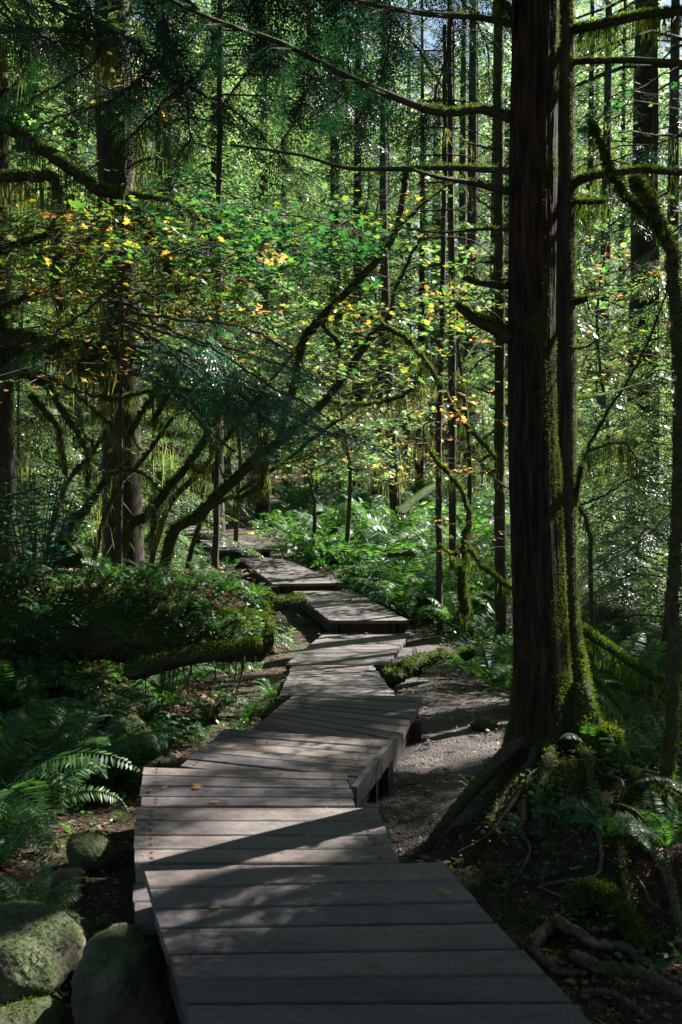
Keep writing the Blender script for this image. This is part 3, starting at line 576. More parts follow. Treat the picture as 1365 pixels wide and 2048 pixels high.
def big_tree():
    rng = np.random.default_rng(1)
    base = G(1095, 1570); base = np.array([P(1085, 1560, 6.4)[0], 6.4, gz(P(1085, 1560, 6.4)[0], 6.4)])
    r = empty('cedar_tree', base, 'big twin-stemmed conifer with reddish bark and mossy roots right of the trail', 'tree'); o = base
    px = lambda w: w / F * 6.4
    # main stem
    ys = [1640, 1580, 1520, 1450, 1380, 1300, 1200, 1050, 900, 700, 500, 300, 100, -60, -700, -1900]
    cx = [1075, 1075, 1076, 1080, 1082, 1080, 1076, 1070, 1064, 1062, 1064, 1066, 1069, 1070, 1075, 1085]
    wd = [330, 215, 152, 125, 116, 108, 102, 98, 94, 92, 92, 91, 89, 88, 78, 50]
    p = smooth_path([P(a, b_, 6.4) - o for a, b_ in zip(cx, ys)], 420); rr = np.interp(np.linspace(0, 1, 420), np.linspace(0, 1, 16), [px(w) / 2 for w in wd])
    g = Geo(); V, N = tube(g, p, rr, 120, 0, .006, rng, flute=np.interp(np.linspace(0, 1, 420), [0, .12, .5, 1], [.16, .09, .035, .02]), fl_n=5, fine=.0035)
    g.build('trunk', [M['bark_red']], r, smooth=True)
    gm = Geo(); low = (V[:, 2] < 3.2)
    wl = np.where(low & (N[:, 0] > .2))[0]; wl = wl[wobble(V[wl, 2] * 2.1, V[wl, 0] * 9) > .0]; fuzz(gm, V[wl], N[wl], 14000, .010, .004, rng, sag=.3)
    wl = np.where(N[:, 0] > .75)[0]; wl = wl[wobble(V[wl, 2] * 1.3 + 2, V[wl, 0] * 5) > .1]; fuzz(gm, V[wl], N[wl], 8000, .010, .004, rng, sag=.3)
    wl = np.where(V[:, 2] < .5)[0]; fuzz(gm, V[wl], N[wl], 16000, .012, .005, rng, sag=.2)
    gm.build('moss', M['moss'], r)
    # middle ridge that joins the stems low down
    g = Geo(); pts = [(1115, 1600), (1118, 1500), (1117, 1400), (1112, 1300), (1108, 1150), (1104, 1000), (1104, 915), (1106, 880)]
    q = bez(pts, 6.36, 6.42, 60, o); V, N = tube(g, q, np.interp(np.linspace(0, 1, 60), [0, .3, .8, 1], [.12, .07, .045, .012]), 40, 0, .03, rng, fine=.004); g.build('trunk_ridge', M['bark_red'], r, True)
    gm = Geo(); wl = np.where((N[:, 0] > .2))[0]; fuzz(gm, V[wl], N[wl], 12000, .010, .004, rng, sag=.3); gm.build('moss', M['moss'], r)
    # second stem behind
    ys = [1620, 1540, 1480, 1420, 1350, 1280, 1180, 1000, 800, 600, 400, 200, 0, -60, -700, -1700]
    cx = [1205, 1190, 1172, 1158, 1146, 1138, 1132, 1130, 1130, 1130, 1129, 1128, 1126, 1126, 1122, 1115]
    wd = [150, 105, 82, 68, 58, 52, 48, 46, 44, 42, 42, 42, 40, 40, 36, 24]
    p = smooth_path([P(a, b_, 6.58) - o for a, b_ in zip(cx, ys)], 110); rr = np.interp(np.linspace(0, 1, 110), np.linspace(0, 1, 16), [px(w) / 2 * 1.02 for w in wd])
    g = Geo(); V, N = tube(g, p, rr, 60, 0, .02, rng, flute=np.full(110, .05), fl_n=4, fine=.004); g.build('trunk', M['bark'], r, True)
    gm = Geo(); wl = np.where((N[:, 0] > .1))[0]; fuzz(gm, V[wl], N[wl], 30000, .011, .004, rng, sag=.3); wl = np.where(V[:, 2] < .6)[0]; fuzz(gm, V[wl], N[wl], 6000, .022, .007, rng, sag=.2); gm.build('moss', M['moss'], r)
    # roots
    def root(pts, r0, r1, up=.15, moss=600, m='bark_mossy', k=12):
        w = np.array(pts, float); q = smooth_path(w, 40)
        rad = taper(40, r0, r1, .8); zz = gz(q[:, 0], q[:, 1]); q[:, 2] = np.maximum(zz - rad * .35 + .04 * np.sin(np.linspace(0, 3, 40)), q[:, 2] if w.shape[1] == 3 and w[0, 2] > -9 else -9)
        g = Geo(); V, N = tube(g, q - o, rad, k, 0, .12, rng); ro = g.build('root', M[m], r, True)
        if moss: gm = Geo(); fuzz(gm, V, N, moss, .02, .006, rng, up=.1); gm.build('moss', M['moss'], ro)
    def gp(*a): return [(*G(x, y)[:2], -10) for x, y in a]
    D = 'root_dark'
    for ex, ey, zt, r0, r1, m_, f_ in [(.33, 5.85, .16, .06, .018, D, 300), (.78, 5.65, .12, .05, .010, D, 500), (1.0, 5.4, .14, .05, .010, D, 900), (1.3, 5.35, .14, .05, .010, D, 900), (1.62, 5.45, .24, .065, .018, 'bark_mossy', 2500), (1.75, 6.0, .35, .09, .02, 'bark_mossy', 3000), (2.0, 6.5, .3, .08, .02, 'bark_mossy', 1500), (.75, 7.2, .2, .07, .02, D, 200)]:
        cx0, cy0 = (1.10, 6.38) if ex < 1.2 else (1.24, 6.45); dx_, dy_ = ex - cx0, ey - cy0
        pts = [(cx0 + dx_ * .04, cy0 + dy_ * .04, zt), (cx0 + dx_ * .16, cy0 + dy_ * .16, zt * .45), (cx0 + dx_ * .36, cy0 + dy_ * .34, -.02), (cx0 + dx_ * .66 + rng.normal(0, .05), cy0 + dy_ * .68, -.3), (ex, ey, -.5)]
        root(pts, r0, r1, moss=f_, m=m_, k=16)
    for i in range(14):
        a = rng.uniform(-2.9, .4); L_ = rng.uniform(.3, .8); st_ = rng.uniform(.15, .5); x, y = 1.18 + math.cos(a) * st_, 6.15 + math.sin(a) * st_ * 1.2; pts = []
        for k in range(5):
            u = k / 4; pts.append((x + math.cos(a) * L_ * u + rng.normal(0, .04), y + math.sin(a) * L_ * u + rng.normal(0, .04), -10)); a += rng.normal(0, .35)
        root(pts, rng.uniform(.006, .018), .003, .25, 0, 'root_dark' if i % 4 else 'root', 8)
    # moss and needles matted over the root crown
    gm = Geo(); n_ = 60000; xx, yy = rng.normal(1.25, .42, n_), rng.normal(6.05, .55, n_); kk = wobble(xx * 3, yy * 3) > -.15; xx, yy = xx[kk], yy[kk]
    kites(gm, np.stack([xx, yy, gz(xx, yy)], -1) - o, randn(rng, len(xx)) * .6 + [0, 0, .8], randn(rng, len(xx)), rng.uniform(.008, .022, len(xx)), .005); gm.build('moss', M['moss'], r)
    # the moss knob on the root crown right of the second stem
    g = Geo(); q = smooth_path([P(1190, 1500, 6.3) - o, P(1212, 1472, 6.25) - o, P(1228, 1490, 6.2) - o, P(1232, 1550, 6.15) - o, P(1236, 1610, 6.1) - o], 24); V, N = tube(g, q, np.interp(np.linspace(0, 1, 24), [0, .3, .6, 1], [.05, .05, .035, .05]), 14, 0, .15, rng); kb = g.build('root', M['bark_mossy'], r, True)
    gm = Geo(); fuzz(gm, V, N, 4000, .025, .007, rng, up=.4); gm.build('moss', M['moss'], kb)
    # limbs
    def limb(pts, Y0, Y1, r0, r1, fol=None, L=.5, moss=600, hang=0, m='bark_mossy', mossend=.35, step=.085):
        n = 40; q = bez(pts, Y0, Y1, n, o); g = Geo(); V, N = tube(g, q, taper(n, r0, r1, .8), 10, 0, .12, rng); br = g.build('branch', M[m], r, True)
        gm = Geo(); c = max(10, int(len(V) * mossend))
        if moss: fuzz(gm, V[:c], N[:c], moss, .016, .005, rng, up=.5); fuzz(gm, V, N, moss // 3, .012, .004, rng, up=.3)
        if hang: strands(gm, q[rng.integers(0, n, hang)], rng, .12, .006, 5, .02)
        if gm.n: gm.build('moss', M['moss'], br)
        if fol is not None:
            gf = Geo(); hem_foliage(gf, q, rng, fol, L, step, o=o)
            if gf.n: gf.build('foliage', [M['needle_shaded'], M['bark']], br)
    limb([(1030, 50), (960, 35), (860, 28), (740, 8), (640, -20), (520, -60)], 6.4, 5.9, .02, .008, .3, .45)
    limb([(1022, 236), (960, 220), (880, 225), (790, 195), (690, 150), (560, 85), (430, 40), (300, -20)], 6.4, 6.0, .028, .008, .35, .55, 1500)
    limb([(1022, 342), (900, 336), (800, 338), (690, 335), (600, 310), (462, 290)], 6.4, 6.9, .019, .007, .92, .3, 700)
    limb([(1022, 385), (940, 365), (880, 355), (820, 338)], 6.4, 6.1, .02, .007, None, moss=700)
    limb([(1022, 460), (960, 458), (880, 465), (800, 455)], 6.4, 6.6, .011, .004, None, moss=300)
    limb([(1022, 575), (970, 570), (925, 558)], 6.4, 6.2, .013, .007, None, moss=900, mossend=1)
    limb([(1025, 675), (985, 655), (950, 640), (912, 610)], 6.4, 6.1, .045, .012, None, moss=2500, mossend=1)
    limb([(1135, 62), (1200, 50), (1280, 32), (1380, 20)], 6.58, 6.2, .026, .018, None, moss=3000, hang=70, mossend=1)
    limb([(1135, 124), (1250, 120), (1330, 124), (1400, 128)], 6.58, 6.1, .02, .015, None, moss=300, m='bark')
    limb([(1140, 372), (1180, 354), (1280, 340), (1340, 345), (1420, 350)], 6.58, 6.3, .026, .012, None, moss=2500, hang=25, mossend=1)
    limb([(1140, 402), (1175, 405), (1210, 403)], 6.58, 6.4, .014, .010, None, moss=900, hang=30, mossend=1)
    limb([(1140, 608), (1160, 602), (1178, 598)], 6.58, 6.5, .022, .010, None, moss=900, mossend=1)
    limb([(1145, 698), (1175, 692), (1210, 670)], 6.58, 6.3, .007, .003, None, moss=100)
    limb([(1143, 800), (1190, 792), (1240, 780), (1300, 760)], 6.58, 7.2, .010, .003, None, moss=500)
    limb([(1025, 30), (1008, 8), (990, -10)], 6.4, 6.2, .02, .012, None, moss=900, hang=30, mossend=1)
    limb([(1150, 1010), (1158, 960), (1165, 930)], 6.58, 6.4, .016, .01, None, moss=900, mossend=1)
    # upper limbs above the frame with foliage, shading the trail
    for i in range(26):
        z = 4.6 + i * .42; a = i * 2.4; L_ = rng.uniform(2.0, 3.2) * (1 - i / 60); s = np.array([math.cos(a), math.sin(a), 0]); p0 = P(1070, -100, 6.4) - o; p0[2] = z
        q = smooth_path([p0, p0 + s * L_ * .4 + [0, 0, .15], p0 + s * L_ * .75 - [0, 0, .05], p0 + s * L_ - [0, 0, .45]], 16)
        g = Geo(); tube(g, q, taper(16, .03, .008), 6); br = g.build('branch', M['bark'], r, True); gf = Geo(); hem_foliage(gf, q, rng, .15, .65, .17, tpl=SPM, o=o)
        if gf.n: gf.build('foliage', [M['needle_shaded'], M['bark']], br)
    return r
BIG = big_tree()
# free roots across the ground at the lower right
def ground_root(pts, r0, r1, label, moss=0, m='root', lift=.0):
    rng = np.random.default_rng(int(pts[0][0] + pts[0][1])); w = np.array([G(*p) for p in pts]); q = smooth_path(w, 50); rad = taper(50, r0, r1, .8)
    q[:, 2] = gz(q[:, 0], q[:, 1]) + rad * .5 + lift * np.sin(np.linspace(0, PI, 50)); q += rng.normal(0, .003, q.shape)
    base = w[0]; g = Geo(); V, N = tube(g, q - base, rad, 12, 0, .14, rng); ob = g.build('tree_root', M[m], None, True); ob.location = tuple(base); tag(ob, label, 'root')
    if moss: gm = Geo(); fuzz(gm, V, N, moss, .02, .006, rng, up=.1); gm.build('moss', M['moss'], ob)
ground_root([(1062, 1898), (1108, 1874), (1150, 1890), (1190, 1921), (1240, 1915), (1300, 1935)], .03, .018, 'pale bare root arching over the ground right of the near planks', lift=.05)
ground_root([(1058, 1903), (1093, 1941), (1120, 1960), (1165, 1950)], .02, .012, 'short dark root touching the right edge of the near planks', lift=.02)
ground_root([(1148, 1926), (1203, 1961), (1273, 1981), (1333, 2001), (1420, 2020)], .028, .02, 'long grey bare root running to the lower right corner', lift=.05)
ground_root([(1143, 1825), (1193, 1831), (1243, 1868), (1285, 1912)], .06, .04, 'thick root with a bright green mossy top at the lower right', 3500, 'bark_mossy', .06)
ground_root([(1170, 1990), (1230, 2010), (1300, 2050)], .015, .01, 'thin pale root in the bottom right corner', lift=.02)
ground_root([(1290, 1690), (1330, 1760), (1350, 1830), (1365, 1900)], .025, .015, 'twisted mossy root in the sunlit patch at the right edge', 500, 'root', .04)
ground_root([(1240, 1700), (1250, 1780), (1262, 1860)], .018, .01, 'thin mossy root hanging down the mound near the right edge', 400, 'root', .03)

# ================================================================ ferns
def fern_geo(seed, nf, size, spread=1.0, pin=26, wid=.17, dead=0):
    rng = np.random.default_rng(seed); g = Geo()
    for f in range(nf + dead):
        isd = f >= nf; az = f * 2.4 + rng.normal(0, .25); el = math.radians(rng.uniform(45, 78) if not isd else rng.uniform(-5, 25)); Lf = size * rng.uniform(.7, 1.1)
        n = pin + 3; p = np.zeros((n, 3)); e = el; st = Lf / n; pos = np.array([math.cos(az) * .03, math.sin(az) * .03, 0.02]); tw = rng.normal(0, .02)
        drop = (math.radians(rng.uniform(75, 120)) * spread) / n * (1.1 if not isd else .8)
        for i in range(n):
            p[i] = pos; pos = pos + st * np.array([math.cos(az) * math.cos(e), math.sin(az) * math.cos(e), math.sin(e)]); e -= drop * (.4 + 1.2 * i / n); az += tw
        T = nrm(np.gradient(p, axis=0)); side = nrm(np.cross(T, [0, 0, 1.] + 0 * T)); N = nrm(np.cross(side, T)); roll = rng.normal(0, .35); side = side * math.cos(roll) + N * math.sin(roll)
        i0 = 3; u = (np.arange(i0, n) - i0) / (n - i0 - 1); w = Lf * wid * np.clip(np.sin(PI * (.22 + .76 * u)), .05, 1) ** .8
        for sd in (1, -1):
            d = side[i0:] * sd + T[i0:] * .28 - N[i0:] * (.12 + .25 * rng.random()) + rng.normal(0, .07, (n - i0, 3))
            kites(g, p[i0:], d, N[i0:] + rng.normal(0, .2, (n - i0, 3)), w, np.full(n - i0, st * .82), 1 if isd else 0)
        q = p[::4]; tube(g, q, taper(len(q), size * .006, size * .002), 3, 2 if not isd else 1, cap=False)
    return g
FM = [M['fern'], M['fern_dead'], M['herb']]
FERNS = []
for i in range(7):
    o = fern_geo(60 + i, [13, 16, 11, 18, 9, 14, 20][i], [.75, .8, .6, .9, .55, .7, .85][i], [1, 1.1, .9, 1.15, .8, 1, 1][i], dead=[3, 2, 0, 5, 0, 2, 6][i]).build('fern_leaves', FM)
    FERNS.append(o.data); bpy.data.objects.remove(o)
for i in range(4):
    o = fern_geo(160 + i, [13, 17, 15, 11][i], [.78, .85, .8, .7][i], [1, 1.1, 1.05, .9][i], pin=46, wid=.15, dead=[3, 5, 4, 1][i]).build('fern_leaves', FM)
    FERNS.append(o.data); bpy.data.objects.remove(o)
def inst(name, me, loc, sc, rz, label, cat, group=None, tilt=(0, 0), kind=None):
    o = bpy.data.objects.new(name, me); COL.objects.link(o); o.location = tuple(float(a) for a in loc); o.scale = (sc,) * 3 if np.isscalar(sc) else sc
    o.rotation_euler = (tilt[0], tilt[1], rz); return tag(o, label, cat, group, kind)
FG = 'sword ferns on the forest floor'
def fern_at(px, py, sc, label, v=0, rz=0., Y=None, tilt=(0, 0)):
    p = G(px, py) if Y is None else P(px, py, Y); v = v if p[1] > 12 or sc < .42 else [10, 7, 10, 9, 7, 9, 8][v]; return inst('sword_fern', FERNS[v], p, sc, rz, label, 'fern', FG, tilt)
for a in [(150, 1600, 1.0, 'largest dark sword fern with drooping brown dead fronds left of the planks', 6, .3), (-40, 1660, 1.35, 'sword fern with bright sunlit frond tips cut by the left edge', 3, 1.1), (50, 1670, .85, 'small bright sword fern above the brown leaf patch at the left', 5, 2.2),
          (320, 1500, .55, 'low fern reaching toward the corner of the yellow leaf planks', 4, .7), (395, 1490, .4, 'small fern left of the skewed plank section', 2, 2.0), (500, 1440, .62, 'upright dark fern against the left side of the bluish planks', 1, .4), (545, 1400, .45, 'small fern touching the left side of the dipping planks', 2, 1.4),
          (470, 1470, .35, 'tiny fern at the left corner of the skewed planks', 4, 1.0), (815, 1240, 1.6, 'brightest sunlit sword fern right of the first riser', 1, .2), (725, 1180, 1.5, 'dark bluish fern with a pale crown behind the sunlit planks', 0, 1.0), (885, 1235, 1.3, 'glossy fern with silvery tips right of the brightest fern', 3, 2.0),
          (765, 1130, 1.5, 'dark fern above the dirt bank', 5, .9), (835, 1330, .45, 'small fern on the low mossy log at the trail edge', 4, 2.5), (1000, 1300, .75, 'light green fern at the foot of the slim trunk', 4, .1), (60, 1850, .55, 'fern sprouting between the mossy stones at the left edge', 2, .7),
          (40, 2000, .35, 'small fern in front of the large rounded boulder', 4, 1.7), (960, 1600, .35, 'little fern growing on the mound at the left of the big trunk', 2, .4), (380, 1160, 1.2, 'bright green fern under the leaning mossy stems', 0, .8), (450, 1150, .9, 'backlit fern with a glowing upright frond left of the second riser', 2, 1.9),
          (620, 1075, 1.1, 'dense fern clump on the bank beyond the farthest riser', 3, .3), (560, 1055, 1.0, 'fern between the trail and the standing person', 5, 1.2), (1180, 1510, .5, 'small fern in the shade right of the big trunk roots', 2, 2.2), (1240, 1450, .6, 'dark fern behind the curved mossy stem', 0, .5), (1330, 1700, .5, 'green fern in the sunlit patch at the right edge', 5, .9)]:
    fern_at(*a)
# ferns on top of the fallen log
for i, (x, y, s) in enumerate([(40, 1165, .5), (130, 1175, .4), (215, 1160, .45), (300, 1165, .5), (385, 1180, .45), (455, 1185, .4), (510, 1200, .35), (260, 1230, .35), (350, 1240, .4), (430, 1262, .4), (490, 1245, .35), (90, 1240, .45), (170, 1260, .35), (30, 1300, .5), (330, 1200, .35), (410, 1225, .35)]):
    fern_at(x, y, s, 'fern rooted on the fallen mossy log, ' + ['far left end', 'left part of its top', 'above the sunlit bark face', 'middle of its top', 'under the leaning stems', 'near its right end', 'at its broken right tip', 'hanging over the sunlit bark face', 'on its shaded side', 'over the dark hollow', 'just above the hollow at the right', 'low on its left flank', 'lower flank beside the sunlit bark', 'lowest at the left edge', 'beside the middle clump', 'between the middle and the hollow'][i], [2, 4, 0][i % 3], i * 1.3, Y=9.08 - math.sqrt(max(.0, .14 - ((1250 - y) / F * 9) ** 2)))
# scattered ferns
def lab(px, Y, big):
    side = 'left of the boardwalk' if px < 420 else ('beyond the risers' if px < 640 else ('right of the risers' if px < 1010 else 'behind the big trunk' if px < 1160 else 'near the right edge'))
    d = 'nearby' if Y < 11 else ('in the middle distance' if Y < 20 else 'far back')
    return f"{'broad' if big > .95 else 'small'} sword fern {d} {side}"
def ferns_scatter():
    rng = np.random.default_rng(21); pl = []; n = 0; tries = 0
    while n < 245 and tries < 20000:
        tries += 1; Y = 5.5 * (42 / 5.5) ** (rng.random() ** .8); x = rng.uniform(-.34, .34) * Y
        if abs(x - np.interp(Y, _WY, _WX)) < .95 and Y < 26: continue
        if on_path(x, Y) or on_deck(np.array([x]), np.array([Y]))[0] or on_trail(x, Y): continue
        if math.hypot(x - 1.15, Y - 6.3) < .8 or (Y < 6.8 and x > .3 and x < 1.7) or (Y < 6.6 and x < 0 and x > -1.45): continue
        if .28 < x / Y < .35 and Y < 10 and rng.random() < .5: continue
        if any(math.hypot(x - a, Y - b_) < .28 + .012 * Y for a, b_ in pl): continue
        pl.append((x, Y)); s = rng.uniform(.6, 1.25) * (1.0 if Y > 9 else .7); px = HX + x / Y * F
        inst('sword_fern', FERNS[int(rng.integers(7)) if Y > 12 else 7 + int(rng.integers(4))], (x, Y, gz(x, Y)), s, rng.uniform(0, 6.28), lab(px, Y, s), 'fern', FG, (rng.normal(0, .12), rng.normal(0, .12))); n += 1
ferns_scatter()
rng = np.random.default_rng(66); pl = []
while len(pl) < 64:
    px, py = rng.uniform(545, 1010), rng.uniform(955, 1215); p = G(px, py); x, Y = p[0], p[1]
    if on_deck(np.array([x]), np.array([Y]))[0] or abs(x - np.interp(Y, _WY, _WX)) < .85 and Y < 27 or Y > 45 or on_path(x, Y) or any(math.hypot(x - a_, Y - b_) < .5 for a_, b_ in pl): continue
    pl.append((x, Y)); sc_ = rng.uniform(1.0, 1.7); inst('sword_fern', FERNS[int(rng.integers(7))], (x, Y, gz(x, Y)), sc_, rng.uniform(0, 6), f"{'lush' if sc_ > 1.35 else 'mid-sized'} sword fern {'far back in the sunlit gap' if Y > 24 else 'on the bank beside the risers' if Y < 17 else 'in the fern bank behind the risers'}", 'fern', FG, (rng.normal(0, .15), rng.normal(0, .15)))
for px, py, sc_, v, l in [(800, 1200, 1.9, 1, 'tallest of the pale sunlit ferns above the first riser'), (850, 1222, 1.7, 5, 'spreading sunlit fern right of the first riser corner'), (752, 1172, 1.7, 3, 'arching fern at the right edge of the raised sunlit planks'), (180, 1105, 1.2, 1, 'fern behind the fallen log at the foot of the thick dark trunk'), (255, 1112, 1.3, 3, 'fern hiding the foot of the thick dark trunk'), (330, 1100, 1.1, 5, 'fern between the two leaning mossy trunks'), (90, 1110, 1.2, 0, 'fern behind the fallen log at the far left'), (1130, 1660, .4, 2, 'small fern low on the root mound'), (1215, 1680, .5, 0, 'fern growing from the middle of the root mound'), (1050, 1680, .35, 4, 'tiny fern between roots at the front of the mound'), (560, 1290, .35, 2, 'small fern touching the planks under the broken log end'), (610, 1250, .4, 4, 'small fern in the notch beside the first riser'), (1250, 1330, .8, 1, 'fern under the mossy sloping log'), (1330, 1260, .9, 0, 'fern behind the curved mossy stem near the moss boulder'), (1200, 1430, .6, 2, 'low fern behind the root crown'), (1330, 1520, .6, 5, 'fern right of the curved stem'), (480, 1350, .5, 0, 'fern at the mouth of the dark hollow'), (40, 1560, 1.1, 6, 'tall dark fern at the left edge behind the bright tips'), (120, 1480, .9, 3, 'dark fern below the thin mossy log at the left'), (250, 1560, .7, 5, 'arching fern between the largest fern and the planks'), (230, 1440, .8, 0, 'fern at the edge of the dark hollow'), (20, 1420, 1.0, 1, 'fern under the left end of the fallen log'), (330, 1420, .7, 2, 'fern in front of the hanging roots'), (-10, 1740, .7, 5, 'sunlit fern cut by the left edge near the stones'), (420, 1440, .5, 4, 'fern at the back corner of the skewed planks'), (80, 1380, .8, 0, 'fern leaning on the front of the fallen log'), (170, 1400, .7, 2, 'dim fern in front of the sunlit bark face')]:
    fern_at(px, py, sc_, l, v, px * .1)
# ================================================================ ground cover (nobody could count it)
def cover():
    rng = np.random.default_rng(31); g = Geo(); n = 60000; Y = 4.2 * (60 / 4.2) ** rng.random(n); x = rng.uniform(-.36, .36, n) * Y
    cl = wobble(x * 1.7 + 3, Y * 1.7) + .5 * wobble(x * 5, Y * 5) + .5 * (Y > 15)
    ok = (np.abs(x - np.interp(Y, _WY, _WX)) > .72) & ~on_path(x, Y) & ~on_deck(x, Y) & ~((np.abs(x - np.interp(Y, _WY, _WX)) < .9) & (Y > 10)) & (cl > -.1) & ~((Y < 5.3) & (x > 0) & (x < .95))
    ok &= ~((x < -.4) & (x > -1.3) & (Y < 6.5) & (rng.random(n) < .75))
    x, Y = x[ok], Y[ok]; m = len(x); h = rng.uniform(.02, .22, m) * (.5 + .5 * (cl[ok] > .3)) * np.where(Y < 7, .5, 1)
    p = np.stack([x, Y, gz(x, Y) + h], -1); d = randn(rng, m) * [1, 1, .35]; nn = randn(rng, m) * .45 + [0, 0, 1]
    l = rng.uniform(.02, .05, m) * np.where(Y > 12, 1.5, 1) * np.where(Y > 24, 1.7, 1)
    kites(g, p, d, nn, l, l * .62, 0); st = rng.random(m) < .25
    kites(g, p[st] - [0, 0, 1] * h[st, None], np.tile([0, 0, 1.], (st.sum(), 1)) + .2 * randn(rng, st.sum()), randn(rng, st.sum()), h[st] + .01, .004, 0)
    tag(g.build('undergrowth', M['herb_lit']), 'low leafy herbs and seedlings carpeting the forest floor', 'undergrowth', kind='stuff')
    g = Geo(); n = 46000; Y = rng.uniform(26, 85, n); x = rng.uniform(-.36, .36, n) * Y; cl = wobble(x * .8, Y * .6) + .4 * wobble(x * 2.2, Y * 2); ok = (cl > -.25) & (np.abs(x - np.interp(Y, _WY, _WX)) > 1.0); x, Y, cl = x[ok], Y[ok], cl[ok]; m = len(x)
    h = rng.random(m) ** .8 * np.clip(.35 + 1.1 * cl, .1, 1.7); l = rng.uniform(.07, .2, m); kites(g, np.stack([x, Y, gz(x, Y) + h], -1), randn(rng, m) * [1, 1, .5], randn(rng, m) * .5 + [0, 0, 1], l, l * .5, 0)
    tag(g.build('shrubbery', M['maple_sunlit']), 'sunlit low green shrubbery across the far forest floor', 'shrubbery', kind='stuff')
    # moss turf on the ground
    g = Geo(); n = 60000; Y = 3.6 * (16 / 3.6) ** rng.random(n); x = rng.uniform(-.33, .36, n) * Y; k = wobble(x * 2.1 + 1, Y * 2.1 + 5)
    ok = (k > .05) & ~on_deck(x, Y) & ~on_path(x, Y) & (np.abs(x - np.interp(Y, _WY, _WX)) > .65); x, Y = x[ok], Y[ok]; m = len(x)
    kites(g, np.stack([x, Y, gz(x, Y)], -1), randn(rng, m) * .6 + [0, 0, 1], randn(rng, m), rng.uniform(.01, .03, m), .005, 0)
    tag(g.build('moss', M['moss']), 'green moss turf over the soil between stones and roots', 'moss', kind='stuff')
    # litter: brown leaves and needles
    g = Geo(); n = 42000; Y = 3.4 * (24 / 3.4) ** rng.random(n); x = rng.uniform(-.34, .36, n) * Y; ok = ~on_deck(x, Y) & ((rng.random(n) < .6) | ~on_path(x, Y)); x, Y = x[ok], Y[ok]; m = len(x)
    l = rng.uniform(.008, .045, m) * rng.uniform(.5, 1, m); kites(g, np.stack([x, Y, gz(x, Y) + rng.uniform(.003, .015, m) + .022 * on_path(x, Y)], -1), randn(rng, m) * [1, 1, .25], randn(rng, m) * .35 + [0, 0, 1], l, l * rng.uniform(.15, .8, m), 0)
    tag(g.build('leaf_litter', M['litter']), 'brown fallen leaves and needles on the soil', 'leaf litter', kind='stuff')
    g = Geo(); n = 1500; Y = 3.6 * (20 / 3.6) ** rng.random(n); x = rng.uniform(-.34, .36, n) * Y; ok = ~on_deck(x, Y); x, Y = x[ok], Y[ok]; m = len(x)
    MAPLE.put(g, np.stack([x, Y, gz(x, Y) + .02 + .02 * on_path(x, Y)], -1), randn(rng, m) * [1, 1, .15], randn(rng, m) * .25 + [0, 0, 1], rng.uniform(.02, .05, m), 0)
    tag(g.build('fallen_leaves', M['litter']), 'brown maple leaves strewn over soil and trail', 'leaf litter', kind='stuff')
    # crumbs on the planks
    g = Geo()
    for k, (nl, nr, fr, fl) in enumerate(DECKS[:11]):
        m = [60, 90, 60, 60, 70, 160, 420, 130, 90, 40, 20][k]; u, v = rng.random((m, 1)), rng.random((m, 1)); v = np.where(rng.random((m, 1)) < .5, v, v ** .3)
        if k < 5: u = np.where(rng.random((m, 1)) < .5, u ** 3, u)
        p = (nl + (nr - nl) * u) * (1 - v) + (fl + (fr - fl) * u) * v; l = rng.uniform(.006, .022, m) * (1.5 if k > 4 else 1); kites(g, p + [0, 0, .006], randn(rng, m) * [1, 1, .2], randn(rng, m) * .3 + [0, 0, 1], l, l * rng.uniform(.12, .8, m), 0)
    tag(g.build('needle_litter', M['dry']), 'dry needles and leaf crumbs on the planks', 'needle litter', kind='stuff')
    # gravel on the trail
    g = Geo(); n = 4500; Y = rng.uniform(5.6, 14.5, n); x = rng.uniform(.1, 1.5, n); ok = on_path(x, Y) & ~on_deck(x, Y); x, Y = x[ok], Y[ok]; m = len(x); s = rng.uniform(.003, .011, m)[:, None]
    c = np.stack([x, Y, gz(x, Y) + .02], -1); oc = np.array([[1, 0, 0], [-1, 0, 0], [0, 1, 0], [0, -1, 0], [0, 0, .6], [0, 0, -.6]]); R = rng.uniform(.6, 1.3, (m, 6, 1)); V = c[:, None] + oc[None] * s[:, None] * R
    T = np.array([[0, 2, 4], [2, 1, 4], [1, 3, 4], [3, 0, 4], [2, 0, 5], [1, 2, 5], [3, 1, 5], [0, 3, 5]]); g.add(V.reshape(-1, 3), (T[None] + (np.arange(m) * 6)[:, None, None]).reshape(-1, 3))
    tag(g.build('gravel', M['rock']), 'small grit and pebbles on the dirt trail', 'gravel', kind='stuff')
    # twigs on the soil
    g = Geo()
    for i in range(160):
        Y = rng.uniform(4, 14); x = rng.uniform(-.33, .35) * Y
        if on_deck(np.array([x]), np.array([Y]))[0]: continue
        a = rng.uniform(0, 6.28); L_ = rng.uniform(.06, .35); q = np.array([[x, Y, 0], [x + math.cos(a) * L_ / 2, Y + math.sin(a) * L_ / 2, 0], [x + math.cos(a + .3) * L_, Y + math.sin(a + .3) * L_, 0]]); q[:, 2] = gz(q[:, 0], q[:, 1]) + .03; tube(g, smooth_path(q, 5), taper(5, .006, .002), 5)
    tag(g.build('twig_litter', M['root']), 'thin dead twigs scattered on the soil', 'twigs', kind='stuff')
cover()
